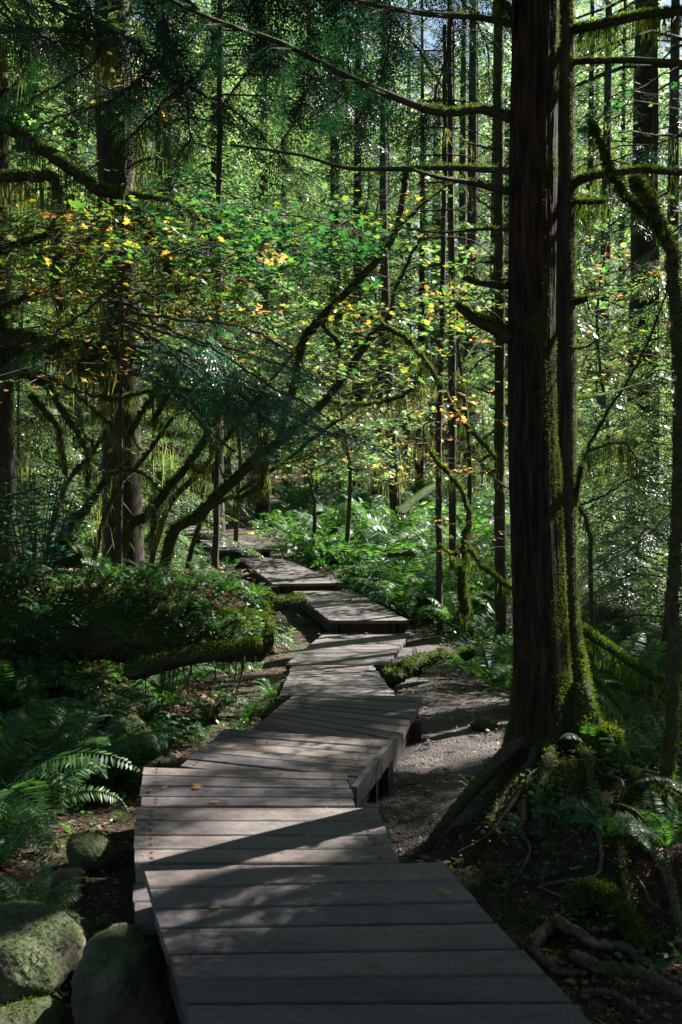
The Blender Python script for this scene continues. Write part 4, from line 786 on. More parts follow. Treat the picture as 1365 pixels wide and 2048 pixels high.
def log_plants():
    rng = np.random.default_rng(44); g = Geo(); n = 15000; px = rng.uniform(-60, 525, n); a = rng.uniform(-1.0, 2.1, n); lump = .5 + .5 * np.sin(px * .037) * np.sin(px * .011 + 2 * a)
    ok = rng.random(n) < (.08 + .92 * lump ** 1.5) * np.where(a > .7, .55, 1); px, a, lump = px[ok], a[ok], lump[ok]; m = len(px); x = (px - HX) / F * 9.1; r_ = .35 + rng.random(m) ** 1.5 * (.02 + .12 * lump) * np.clip((600 - px) / 200, .25, 1) - np.clip((px - 300) / 200, 0, 1) * .16
    p = np.stack([x, 9.08 - np.sin(a) * r_, .28 + np.cos(a) * r_], -1); l = rng.uniform(.018, .055, m)
    kites(g, p, randn(rng, m) * [1, 1, .5], randn(rng, m) * .5 + [0, -.3, 1], l, l * rng.uniform(.35, .7, m), 0)
    tag(g.build('log_plants', M['herb']), 'small leafy plants and seedlings growing thickly over the fallen log', 'plants', kind='stuff')
    g = Geo(); n = 900; px = rng.uniform(-40, 520, n); a = rng.uniform(-.5, .9, n); x = (px - HX) / F * 9.1; p = np.stack([x, 9.08 - np.sin(a) * .43, .28 + np.cos(a) * .40], -1); l = rng.uniform(.02, .05, n)
    kites(g, p, randn(rng, n) * [1, 1, .3], randn(rng, n) * .4 + [0, -.2, 1], l, l * .6, 0); tag(g.build('leaf_litter', M['litter']), 'dead leaves caught on top of the fallen log', 'leaf litter', kind='stuff')
log_plants()
# single fallen leaves on the planks
LF = Geo(); MAPLE.put(LF, np.zeros((1, 3)), np.array([[1., 0, 0]]), np.array([[0, 0, 1.]]), np.array([.055]), 0); _o = LF.build('fallen_leaf', M['maple_gold']); LEAFM = _o.data; bpy.data.objects.remove(_o)
for i, (x, y, z, s, l) in enumerate([(392, 1577, -.155, 1.2, 'yellow maple leaf lying on the short plank section'), (430, 1607, -.155, .8, 'small orange leaf at the front edge of the short plank section'), (303, 1584, -.155, .8, 'orange leaf at the left end of the short plank section'), (330, 1578, -.155, .6, 'tiny tan leaf in the sun patch at the left plank ends'), (888, 1790, 0, 1, 'brown leaf near the right edge of the near planks'),
                                  (432, 1821, 0, .8, 'dull curled leaf on the left of the near planks'), (362, 1925, 0, .9, 'greenish leaf at the left edge of the near planks'), (700, 1532, -.2, .7, 'leaf on the skewed planks near the edge beam'), (640, 1270, -.75, .9, 'leaf on the lowest plank section, far left'), (735, 1268, -.78, 1.1, 'orange leaf under the first riser'), (726, 1204, -.63, 1.3, 'orange leaf on the raised sunlit planks'), (196, 1700, .0, 1.3, '')]):
    if not l:
        p = P(196, 1688, 6.0); p[2] += .0; inst('fallen_leaf', LEAFM, G(196, 1716) + [0, 0, .1], 1.2, 1, 'orange leaf caught on the flat mossy stone', 'leaf', 'single fallen leaves', (.6, .2)); continue
    inst('fallen_leaf', LEAFM, Zp(x, y, z) + [0, 0, .012], s, i * 1.7, l, 'leaf', 'single fallen leaves', (.15, .1))
# ================================================================ logs and stumps
def log(name, label, pts, r0, r1, cat='log', m='rotten', moss=4000, seed=0, k=26, lump=.1, Ys=None, n=60, hang=0, world=False):
    rng = np.random.default_rng(seed + 400); w = np.array(pts if world else [P(*p) for p in pts]); base = w[0].copy(); q = smooth_path(w, n)
    g = Geo(); V, N = tube(g, q - base, taper(n, r0, r1) * (1 + .05 * np.sin(np.linspace(0, 14, n))) * np.clip(np.minimum(np.arange(n) + .6, n - .4 - np.arange(n)) / 3.0, .1, 1) ** .45, k, 0, lump, rng); o = g.build(name, M[m], None, True); o.location = tuple(base); tag(o, label, cat)
    if moss:
        gm = Geo(); fuzz(gm, V, N, moss, .025, .007, rng, up=.1)
        if hang: strands(gm, q[rng.integers(0, n, hang)] - base - [0, 0, r0 * .6], rng, .12, .007, 5, .05)
        gm.build('moss', M['moss'], o)
    return o
log('fallen_log', 'huge fallen log covered in moss and ferns on the left bank', [(-260, 1235, 9.2), (0, 1245, 9.1), (280, 1252, 9.0), (430, 1270, 9.2), (535, 1272, 9.5)], .35, .17, moss=30000, n=90, k=40, seed=1)
log('fallen_log', 'thin mossy log under the large one, above the dark hollow', [(250, 1345, 8.6), (400, 1310, 8.6), (525, 1290, 8.7)], .07, .05, moss=3500, hang=8, seed=2)
log('broken_branch', 'broken dark log end pointing at the sunlit raised planks', [(500, 1215, 10.5), (560, 1208, 10.6), (610, 1198, 10.8)], .07, .05, moss=1500, seed=3)
log('fallen_log', 'small dark mossy log at the right corner of the lowest planks', [(772, 1362, 11.0), (830, 1330, 11.4), (888, 1310, 11.8)], .09, .06, lump=.28, moss=2500, seed=4)
log('fallen_log', 'short mossy root log across the dirt trail by the slim trunk', [(925, 1315, 12), (965, 1302, 12), (1010, 1330, 11.7)], .05, .04, moss=2000, seed=5)
log('fallen_log', 'dark rotting log beneath the ferns beyond the first riser', [(650, 1118, 20), (740, 1108, 20), (830, 1112, 19)], .11, .07, lump=.25, moss=1500, seed=6)
log('fallen_log', 'slanted dark log in the background right of the slim dark trunks', [(795, 1030, 23), (850, 985, 24), (890, 965, 25)], .09, .06, moss=2500, seed=7)
log('fallen_log', 'mossy sloping log behind the big trunk with hanging moss', [(1150, 1250, 9.5), (1210, 1290, 9.2), (1300, 1350, 8.8), (1380, 1380, 8.6)], .035, .025, moss=3500, hang=45, seed=8)
log('fallen_branch', 'thin mossy branch lying right of the big trunk', [(1150, 1330, 8.5), (1200, 1370, 8.2), (1260, 1440, 7.9)], .02, .012, moss=1500, hang=25, seed=9)
log('mossy_stump', 'tall mossy stump at the left in front of the upper boardwalk', [(105, 1010, 18), (100, 930, 18), (98, 872, 18)], .40, .26, 'stump', moss=7000, seed=10, lump=.2)
log('mossy_stump', 'round mossy stump behind the fallen log at the left', [(140, 1150, 10.5), (140, 1105, 10.5), (150, 1092, 10.5)], .17, .10, 'stump', moss=5000, seed=11, lump=.2)
log('mossy_stump', 'decayed brown stump at the hollow under the fallen log', [(515, 1310, 9.6), (520, 1240, 9.7), (525, 1185, 9.8)], .13, .10, 'stump', moss=3000, seed=13, lump=.2)
def hollow_roots():
    rng = np.random.default_rng(8); b_ = P(400, 1400, 8.8); r = empty('hanging_roots', b_, 'thin brown roots hanging in the dark hollow below the fallen log', 'roots'); g = Geo()
    for i in range(13):
        x = rng.uniform(290, 500); q = bez([(x, 1300, ), (x + rng.normal(0, 8), 1350), (x + rng.normal(0, 14), 1400 + rng.uniform(0, 50))], 8.8, 8.6, 8, b_); tube(g, q, taper(8, .008, .003), 5)
    g.build('root', M['root_dark'], r)
hollow_roots()

# ================================================================ leaning vine maples and other mossy stems
class Stem:
    """one tree: trunk path first, then branches, moss, hanging moss and leaves as its parts"""
    def __init__(s, name, label, cat='tree', group=None, seed=0):
        s.a = (name, label, cat, group); s.r = None; s.rng = np.random.default_rng(seed + 700)
    def limb(s, pts, Y0, Y1, r0, r1, part=None, m='bark_mossy', moss=1500, hang=0, hl=.14, lump=.12, k=12, ground=False, ml=.022, up=.3, wig=.006):
        w = [P(a, b_, Y0 + (Y1 - Y0) * i / (len(pts) - 1)) for i, (a, b_) in enumerate(pts)]
        first = s.r is None
        if first:
            b_ = w[0].copy(); s.r = empty(s.a[0], b_, s.a[1], s.a[2], s.a[3])
            if ground: w[0] = np.array([w[0][0], w[0][1], gz(w[0][0], w[0][1]) - .1])
        o = rel(s.r); n = len(pts) * 7; q = smooth_path(np.array(w) - o, n); q[1:-1] += s.rng.normal(0, wig, (n - 2, 3))
        g = Geo(); V, N = tube(g, q, taper(n, r0, r1, .9), k, 0, lump, s.rng); ob = g.build(part or ('trunk' if first else 'branch'), M[m], s.r, True)
        gm = Geo()
        if moss: fuzz(gm, V, N, moss, ml, .006, s.rng, up=up)
        if hang: strands(gm, q[s.rng.integers(0, n, hang)], s.rng, hl, .007, 7, .025)
        if gm.n: gm.build('moss', M['hangmoss' if hang > moss / 60 else 'moss'], ob)
        return q
    def pads(s, boxes, seed=0, part='foliage'):
        """boxes: (px0,px1,py0,py1,Y0,Y1,count,material,leaf size)"""
        o = rel(s.r); by = {}
        for x0, x1, y0, y1, Ya, Yb, cnt, m, ls in boxes:
            T = []; X = []; N = []; S = []; gt = by.setdefault(m, Geo()); tw = by.setdefault('twig', Geo())
            for i in range(cnt):
                c = P(s.rng.uniform(x0, x1), s.rng.uniform(y0, y1), s.rng.uniform(Ya, Yb)) - o; R = s.rng.uniform(.15, .5); k = int(s.rng.integers(5, 22)); tilt = s.rng.normal(0, .18, 2); a0 = s.rng.uniform(0, 6.28)
                for j in range(k):
                    a = a0 + s.rng.normal(0, .8); r_ = R * s.rng.random() ** .6 * 1.5; dx, dy = math.cos(a) * r_, math.sin(a) * r_
                    T.append(c + [dx, dy, dx * tilt[0] + dy * tilt[1] + s.rng.normal(0, .025)]); X.append([math.cos(a), math.sin(a), s.rng.normal(-.2, .2)]); N.append([s.rng.normal(0, .42), s.rng.normal(0, .42), 1]); S.append(ls * s.rng.uniform(.5, 1.08))
                d = np.array([math.cos(a0), math.sin(a0), 0]); q = smooth_path([c - d * R * 1.6 - [0, 0, .12], c - d * R * .5 + [0, 0, .01], c + d * R * 1.1], 5); tube(tw, q, taper(5, .0045, .0015), 4, cap=False)
            MAPLE.put(gt, np.array(T), np.array(X), np.array(N), np.array(S), 0)
        for m, g in by.items():
            if g.n: g.build('twigs' if m == 'twig' else 'foliage', M['bark' if m == 'twig' else m], s.r)
VG = 'leaning mossy vine maples'
a = Stem('vine_maple', 'thickest mossy leaning trunk rising to the upper right toward the centre', group=VG, seed=1)
a.limb([(292, 1145), (340, 1088), (390, 1035), (450, 978), (505, 925), (560, 885), (610, 842), (670, 780), (745, 670)], 11.2, 12.0, .054, .034, moss=9000, hang=26, hl=.18, ground=True, k=16)
a.limb([(520, 915), (530, 960), (500, 985), (470, 1000)], 11.5, 11.3, .03, .012, moss=2000, hang=60)
a.limb([(745, 675), (775, 640), (800, 560), (840, 480)], 12, 12.4, .035, .012, moss=1500)
a.limb([(610, 675), (640, 640), (683, 595), (733, 545), (770, 500), (793, 460), (808, 380), (813, 345)], 12, 11.5, .04, .028, moss=1800)
a.limb([(560, 880), (590, 760), (605, 690), (620, 660)], 11.8, 12, .04, .035, moss=1500)
a.limb([(793, 462), (828, 425), (883, 380), (930, 350)], 11.6, 11.3, .018, .006, moss=500)
a.limb([(733, 545), (720, 480), (735, 400), (740, 330)], 11.8, 12, .014, .004, moss=300)
a.limb([(683, 690), (645, 645), (683, 633), (733, 631), (783, 660), (818, 683), (860, 735), (883, 773), (918, 833), (963, 883), (993, 918)], 11.8, 11.4, .026, .02, moss=3500, hang=30)
a.limb([(650, 800), (700, 810), (760, 805), (810, 790), (840, 750), (855, 690)], 12, 12.4, .02, .012, moss=2500, hang=50)
a.pads([(560, 800, 620, 780, 10.5, 13, 30, 'maple', .085), (600, 1010, 560, 760, 10.5, 14.5, 60, 'maple', .08), (480, 760, 420, 560, 10, 13, 55, 'maple_green', .09), (690, 900, 340, 520, 11, 13, 12, 'maple', .075), (700, 960, 780, 880, 11, 13, 10, 'maple_gold', .07), (560, 680, 480, 520, 11, 12, 12, 'maple_green', .1)])
b = Stem('vine_maple', 'mossy leaning trunk just left of the thickest one', group=VG, seed=2)
b.limb([(208, 1140), (250, 1085), (295, 1030), (340, 975), (380, 925), (415, 870), (450, 800), (480, 730)], 10.8, 11.8, .042, .024, moss=7000, hang=26, hl=.18, ground=True, k=14)
b.limb([(380, 932), (405, 945), (422, 915), (440, 850)], 11.3, 11.5, .016, .008, moss=1200, hang=22)
b.limb([(300, 1010), (310, 1050), (295, 1085)], 10.9, 10.8, .022, .012, moss=1500, hang=30)
b.limb([(470, 905), (430, 870), (390, 830), (350, 800)], 11.5, 11.3, .015, .007, moss=300)
b.limb([(420, 850), (380, 800), (330, 780), (260, 790), (200, 800)], 11.5, 11.8, .03, .014, moss=2500, hang=60)
b.pads([(260, 520, 560, 720, 9.5, 12.5, 70, 'maple', .085), (300, 480, 400, 560, 10, 12, 40, 'maple_green', .1), (200, 560, 500, 700, 9.5, 12, 22, 'maple_gold', .075)])
for n_, (pts_, Y_, r_, lbl_) in enumerate([([(258, 1135), (330, 1035), (400, 945), (470, 855), (560, 740), (640, 640)], 12.2, .034, 'slender straight mossy stem leaning between the two thickest leaning trunks'), ([(335, 1120), (400, 1050), (470, 990), (560, 930), (650, 860), (740, 800)], 13, .030, 'low slender mossy stem leaning right behind the thickest leaning trunk'), ([(150, 1120), (215, 1020), (290, 915), (350, 830), (420, 730)], 12.6, .032, 'thin straight mossy stem leaning beside the thick dark background trunk'), ([(60, 1100), (120, 1000), (190, 900), (240, 800), (270, 700)], 12.8, .030, 'thin leaning mossy stem at the far left of the leaning group')]):
    t_ = Stem('vine_maple', lbl_, group=VG, seed=60 + n_); t_.limb(pts_, Y_, Y_ + .5, r_, r_ * .5, moss=3000, hang=14, ground=True, wig=.003)
    k0 = pts_[2]; t_.limb([k0, (k0[0] - 30, k0[1] - 60), (k0[0] - 10, k0[1] - 130)], Y_, Y_ + .2, .012, .004, moss=500, hang=6); k0 = pts_[3]; t_.limb([k0, (k0[0] + 60, k0[1] - 20), (k0[0] + 120, k0[1] - 70)], Y_, Y_ - .3, .010, .003, moss=500, hang=8)
c = Stem('vine_maple', 'darker thin leaning trunk crossing the thick background trunk at the left', group=VG, seed=3)
c.limb([(100, 1100), (140, 1060), (165, 1028), (215, 953), (235, 910), (255, 878), (278, 835), (298, 805), (330, 760), (380, 720)], 11, 11.8, .042, .02, moss=3500, hang=25, ground=True)
c.limb([(215, 950), (260, 940), (300, 960), (330, 1000)], 11.1, 11.2, .018, .008, moss=800, hang=20)
c.limb([(255, 880), (200, 830), (130, 770), (60, 740)], 11.3, 11.6, .03, .012, moss=2500, hang=50)
c.pads([(-40, 300, 560, 720, 9.5, 12.5, 60, 'maple', .085), (0, 260, 640, 760, 9, 11, 9, 'maple_gold', .07), (200, 330, 890, 950, 12, 13, 8, 'maple', .07)])
d = Stem('vine_maple', 'gnarled old mossy maple at the left edge with thick horizontal limbs', group=VG, seed=4)
d.limb([(-40, 1120), (-20, 900), (-10, 750), (-30, 600), (-60, 440), (-40, 300), (-90, 100)], 10.6, 10.2, .16, .10, moss=6000, hang=50, ground=True, k=18)
d.limb([(-60, 690), (20, 680), (85, 690), (160, 703), (215, 702)], 10.4, 10.4, .10, .065, moss=9000, hang=110, hl=.3)
d.limb([(215, 702), (300, 730), (350, 760), (330, 800), (310, 840)], 10.4, 10.7, .05, .02, moss=3000, hang=40)
d.limb([(-60, 230), (0, 250), (65, 285), (140, 335), (190, 375), (245, 392), (300, 465), (345, 545)], 10.3, 10.6, .06, .04, moss=9000, hang=100, hl=.25)
d.limb([(-60, 352), (0, 356), (60, 356), (105, 357), (118, 420), (120, 500), (112, 560), (125, 620)], 10.3, 10.5, .045, .035, moss=6000, hang=110, hl=.3)
d.limb([(-60, 520), (0, 497), (45, 482), (85, 475), (120, 440), (150, 390)], 10.3, 10.5, .05, .015, moss=4000, hang=60)
d.limb([(30, 740), (90, 770), (125, 823), (165, 883), (178, 925), (175, 975)], 10.5, 10.7, .035, .018, moss=3500, hang=30, hl=.15)
d.limb([(60, 790), (110, 850), (125, 900), (130, 950)], 10.8, 10.9, .028, .014, moss=2500, hang=50)
d.limb([(245, 392), (330, 400), (400, 440), (430, 500)], 10.6, 11, .03, .01, moss=1800, hang=40)
d.limb([(-50, 640), (40, 600), (120, 560), (180, 480), (230, 420)], 10.4, 10.8, .03, .012, moss=2500, hang=60)
d.limb([(0, 185), (40, 188), (80, 178)], 10.4, 10.5, .03, .025, moss=2500, hang=30)
d.limb([(-60, 60), (40, 62), (120, 60), (200, 75), (240, 95)], 10.4, 10.6, .025, .012, moss=2500, hang=90, hl=.35)
d.pads([(-40, 240, 400, 560, 9.2, 12, 60, 'maple', .085), (-40, 200, 200, 260, 9.5, 11, 16, 'maple_green', .085), (20, 420, 430, 560, 9.5, 11.5, 60, 'maple', .09), (0, 300, 400, 620, 9.2, 12, 12, 'maple_gold', .075), (340, 560, 380, 500, 10, 12, 40, 'maple_green', .09), (60, 280, 80, 200, 9.8, 12, 10, 'maple_gold', .06)])
e = Stem('mossy_sapling', 'thick mossy curved stem arching up the right edge with a fuzzy broken tip', 'sapling', seed=5)
e.limb([(1290, 1640), (1312, 1610), (1333, 1560), (1342, 1480), (1345, 1380), (1345, 1250), (1352, 1100), (1360, 950), (1362, 800), (1358, 690), (1350, 580), (1343, 500), (1322, 450), (1300, 405), (1282, 375), (1268, 362)], 5.9, 5.7, .034, .024, moss=26000, hang=24, hl=.06, k=16, ground=False, ml=.010, up=1.5)
e.limb([(1325, 470), (1290, 430), (1255, 400), (1230, 365), (1212, 320), (1195, 275), (1180, 248)], 5.75, 5.8, .012, .009, moss=3500, hang=16, hl=.06, up=1.)
f = Stem('mossy_sapling', 'crooked pale green mossy stem in the middle distance left of the slim trunk', 'sapling', seed=6)
f.limb([(935, 1130), (928, 1083), (940, 1040), (925, 985), (900, 950), (878, 928), (860, 900)], 12, 12.3, .03, .018, moss=3500, hang=20)
f.limb([(930, 1085), (963, 1128), (1003, 1163), (1040, 1185)], 12, 11.4, .026, .02, moss=2500, hang=15)
f.limb([(925, 1100), (905, 1110), (880, 1090)], 12, 12.2, .018, .008, moss=1200, hang=10)
f.limb([(925, 1130), (925, 1180), (930, 1225)], 12.1, 12, .04, .05, moss=2500, hang=40)
f.pads([(960, 1010, 1020, 1100, 11.5, 12, 5, 'maple_gold', .06), (850, 960, 900, 960, 12, 14, 8, 'maple_gold', .06)])
h = Stem('slim_conifer', 'slim dark straight trunk just left of the big trunk', seed=7)
h.limb([(1000, 1300), (1001, 1150), (999, 900), (1000, 600), (998, 300), (997, 0), (995, -400)], 13.1, 13.1, .065, .045, moss=5000, m='bark_mossy', ground=True)
for k, (y, dx, dy) in enumerate([(300, -110, -40), (420, -70, -50), (520, -95, 25), (640, -100, -50), (700, -70, 60), (790, -90, -40), (860, -60, 50), (960, -50, -60), (560, 60, -20), (1180, 60, -30), (940, -120, 30)]):
    h.limb([(1000, y), (1000 + dx * .5, y + dy * .3), (1000 + dx, y + dy)], 13.1, 12.8, .014, .004, moss=400, hang=8)
i_ = Stem('vine_maple', 'slender vine maple with orange leaves right of the big trunk', group=VG, seed=8)
i_.limb([(1190, 1150), (1180, 1080), (1150, 1000), (1175, 900), (1230, 800), (1290, 700), (1340, 560)], 10.5, 11, .022, .008, moss=1800, hang=20, ground=True)
i_.limb([(1160, 1010), (1210, 990), (1260, 960), (1330, 945)], 10.6, 10.8, .012, .004, moss=300)
i_.limb([(1175, 900), (1250, 890), (1290, 960)], 10.7, 10.9, .012, .004, moss=700, hang=40, hl=.25)
i_.pads([(1160, 1365, 660, 800, 10, 12.5, 34, 'maple', .08), (1150, 1320, 490, 600, 9.5, 11, 9, 'maple_gold', .07), (1160, 1365, 800, 930, 10, 13, 12, 'maple', .07), (1160, 1250, 560, 700, 11, 14, 10, 'maple', .07), (1150, 1250, 170, 220, 9, 10, 5, 'maple_green', .08)])
j_ = Stem('dead_branch', 'pale bleached dead branches crossing the dark gap at the right', 'branch', seed=9)
j_.limb([(1390, 1075), (1340, 1080), (1300, 1055), (1285, 1065), (1265, 1095), (1210, 1080)], 8.6, 8.4, .009, .003, m='root', moss=0, wig=.004)
j_.limb([(1300, 1058), (1285, 1030), (1330, 1010), (1370, 1030)], 8.5, 8.6, .006, .003, m='root', moss=0)
j_.limb([(1285, 1030), (1240, 1020), (1190, 1040)], 8.5, 8.4, .006, .002, m='root', moss=0)
k_ = Stem('dead_branch', 'bare broken twig in sunlight left of the big trunk', 'branch', seed=10)
k_.limb([(1012, 975), (970, 935), (925, 890), (900, 870)], 10.5, 10.8, .010, .004, m='root', moss=0)
k_.limb([(960, 925), (972, 915), (978, 910)], 10.6, 10.5, .010, .008, m='root', moss=0)
# ================================================================ young and overhanging hemlocks
def hemlock(label, trunk, Yt, r0, limbs, seed, L=.45, step=.075, tpl=SPN, hang=0, ground=True):
    s = Stem('hemlock_tree', label, 'tree', 'young hemlocks around the trail', seed); s.limb(trunk, Yt, Yt, r0, r0 * .5, m='bark', moss=800, ground=ground)
    o = rel(s.r); step = .05 if seed == 21 else .055 if seed == 20 else step
    for pts, Y0, Y1, t0, LL in limbs:
        q = s.limb(pts, Y0, Y1, .014, .004, m='bark', moss=300 if hang else 80, hang=hang, hl=.2, k=7); gf = Geo(); hem_foliage(gf, q, s.rng, t0, LL or L, step, o=o, tpl=tpl, carve=(True if seed in (22, 23) else 'hero' if seed in (24, 25, 26) else False))
        if gf.n: gf.build('foliage', [M['needle' if seed in (20, 22) else 'needle_shaded'], M['bark']], s.r)
    return s
hemlock('young hemlock with layered teal sprays hanging over the leaning stems', [(236, 1190), (243, 900), (246, 600), (248, 380), (248, 150)], 9.9, .022,
        [([(245, 730), (320, 760), (380, 820), (430, 890)], 9.6, 8.9, .35, .35), ([(245, 640), (330, 665), (430, 700), (540, 770), (600, 800), (700, 870)], 9.6, 8.3, .2, .5), ([(245, 680), (340, 740), (450, 760), (520, 830), (600, 870)], 9.6, 8.7, .3, .45), ([(245, 620), (360, 640), (470, 650), (560, 690), (610, 740)], 9.6, 8.3, .3, .42), ([(245, 690), (320, 700), (420, 735), (520, 790), (620, 850), (730, 885)], 9.6, 8.4, .12, .5), ([(245, 650), (330, 690), (440, 740), (560, 800), (680, 880)], 9.6, 8.9, .2, .45), ([(245, 740), (330, 770), (430, 800), (500, 860), (560, 925)], 9.6, 8.8, .3, .4),
         ([(245, 600), (340, 660), (470, 700), (590, 740), (700, 800)], 9.6, 9.2, .3, .45), ([(245, 720), (300, 760), (380, 780), (470, 790), (560, 820)], 9.6, 8.6, .3, .4), ([(245, 560), (150, 640), (60, 700), (-20, 770)], 9.6, 9.2, .4, .3),
         ([(245, 640), (300, 670), (360, 720), (430, 780), (480, 830)], 9.6, 8.5, .3, .45), ([(245, 800), (150, 780), (60, 740), (0, 740)], 9.6, 9.3, .4, .35)], 20)
hemlock('overhanging hemlock whose dark drooping sprays fill the top left', [(-330, 1200), (-320, 600), (-300, 0), (-290, -700), (-290, -1200)], 7.6, .16,
        [([(-300, -300), (-100, -120), (110, 10), (260, 80), (370, 165), (490, 240), (580, 330)], 7.6, 7.4, .35, .55), ([(-300, -500), (100, -200), (330, 60), (240, 190), (140, 225), (50, 270)], 7.6, 7.0, .35, .5),
         ([(-300, -600), (100, -250), (420, 60), (330, 200), (240, 290), (170, 345)], 7.6, 7.2, .35, .5), ([(-300, -700), (100, -400), (560, -60), (620, 100), (600, 220), (540, 320)], 7.6, 7.6, .4, .55),
         ([(-300, -200), (-100, -40), (60, 60), (150, 90), (220, 80)], 7.6, 7.4, .35, .45), ([(-300, -620), (100, -420), (420, -150), (520, 60), (470, 180), (400, 260)], 7.6, 8, .4, .55),
         ([(-300, -420), (0, -200), (150, -30), (200, 100), (130, 160), (60, 200)], 7.6, 7.9, .35, .5), ([(-300, -700), (300, -500), (700, -150), (780, 20), (760, 160), (700, 260)], 7.6, 8.4, .45, .6),
         ([(-300, -800), (400, -520), (820, -150), (900, 20), (880, 160), (840, 250)], 7.6, 8.8, .5, .6), ([(-300, -500), (0, -300), (300, -100), (330, 50), (380, 240), (350, 330)], 7.6, 8.4, .4, .5),
         ([(-300, -800), (300, -420), (650, -80), (700, 120), (660, 240)], 7.6, 9.4, .5, .6), ([(-300, -850), (300, -500), (800, -120), (960, 60), (980, 180)], 7.6, 9.8, .6, .55), ([(-300, -300), (-60, -60), (120, 120), (260, 200), (360, 300)], 7.6, 9, .35, .5), ([(-300, -700), (200, -300), (500, 20), (560, 140), (530, 250)], 7.6, 9.6, .45, .55), ([(-300, -800), (400, -400), (700, -60), (820, 80), (900, 200)], 7.6, 9.2, .5, .6), ([(-300, -800), (300, -420), (560, -100), (400, 60), (300, 180)], 7.6, 9.8, .5, .55), ([(-300, -400), (-100, -200), (40, -20), (60, 100), (20, 190)], 7.6, 8.6, .4, .5)], 21, hang=6)
hemlock('dark hemlock whose long boughs droop behind the branches at the top centre', [(430, 1150), (436, 800), (440, 300), (440, -100), (445, -700)], 15, .05,
        [([(440, y0), (440 + sg * w_ * .5, y0 + 10), (440 + sg * w_, y0 + 90)], 15, 15 + dy, .12, .8) for y0, sg, w_, dy in [(-60, 1, 380, -1.5), (-20, -1, 300, -1), (20, 1, 430, .5), (60, -1, 360, .8), (90, 1, 340, -2), (130, -1, 300, -1.5), (150, 1, 420, 1), (-100, 1, 500, 0), (-130, -1, 300, 1), (-160, 1, 560, 1), (-200, 1, 460, -1), (190, 1, 300, -1), (60, 1, 520, 1.5), (110, 1, 250, -2.5)]], 24, tpl=SPM, step=.09)
hemlock('hemlock with heavy dark boughs filling the top between the slim trunk and the leaning maple', [(905, 1150), (905, 700), (900, 200), (900, -100), (905, -700)], 18, .06,
        [([(900, y0), (900 + sg * w_ * .5, y0 + 10), (900 + sg * w_, y0 + 80)], 18, 18 + dy, .12, .9) for y0, sg, w_, dy in [(-60, -1, 260, -1.5), (-20, 1, 160, -1), (20, -1, 330, .5), (60, 1, 160, .8), (100, -1, 240, -1), (150, -1, 280, 1), (-100, -1, 380, 1), (-150, 1, 300, 0), (-200, -1, 360, -1)]], 25, tpl=SPM, step=.10)
hemlock('dark hemlock filling the upper right behind the mossy limbs', [(1310, 1180), (1312, 700), (1310, 200), (1310, -100), (1312, -700)], 16.5, .06,
        [([(1310, y0), (1310 + sg * w_ * .5, y0 + 10), (1310 + sg * w_, y0 + 85)], 16.5, 16.5 + dy, .12, .85) for y0, sg, w_, dy in [(-80, -1, 220, -1.5), (-20, 1, 160, -1), (30, -1, 200, .5), (80, 1, 160, .8), (120, -1, 230, -1), (180, -1, 160, 1), (230, 1, 120, 0), (290, -1, 200, 0), (-140, 1, 200, 0), (-150, -1, 300, 1), (370, -1, 170, -1), (450, -1, 150, 1)]], 26, tpl=SPM, step=.10)
hemlock('hemlock beyond the right edge reaching in with flat green sprays', [(1580, 1300), (1570, 700), (1560, 0), (1550, -600)], 11.5, .10,
        [([(1490, 100), (1400, 120), (1290, 170), (1190, 240)], 10.5, 9.6, .3, .6), ([(1490, 220), (1400, 250), (1290, 300), (1170, 340)], 10.5, 9.8, .3, .6), ([(1490, 0), (1400, 40), (1300, 80), (1180, 160)], 10.5, 10, .3, .6), ([(1490, 320), (1400, 360), (1300, 400), (1190, 470)], 10.5, 10, .3, .6),
         ([(1490, -60), (1380, -20), (1260, 10), (1170, 70)], 10.5, 10, .3, .6), ([(1490, 420), (1400, 430), (1300, 500), (1230, 560)], 10.5, 10.3, .3, .5), ([(1490, 260), (1365, 272), (1290, 268), (1230, 265), (1170, 320)], 10.5, 9.4, .55, .4), ([(1490, 980), (1380, 1000), (1280, 1080), (1190, 1140)], 10.5, 9.6, .2, .35)], 22)
hemlock('hemlock sapling with sparse green sprays behind the slim trunk', [(880, 1200), (878, 900), (885, 600), (890, 300), (890, 50)], 16, .05,
        [([(885, 200 + 55 * k), (885 + sgn * 55, 205 + 55 * k), (885 + sgn * 120, 235 + 58 * k)], 16, 15.4 + (k % 3) * .4, .2, .6) for k in range(8) for sgn in (-1, 1)], 23, tpl=SPM, step=.12)
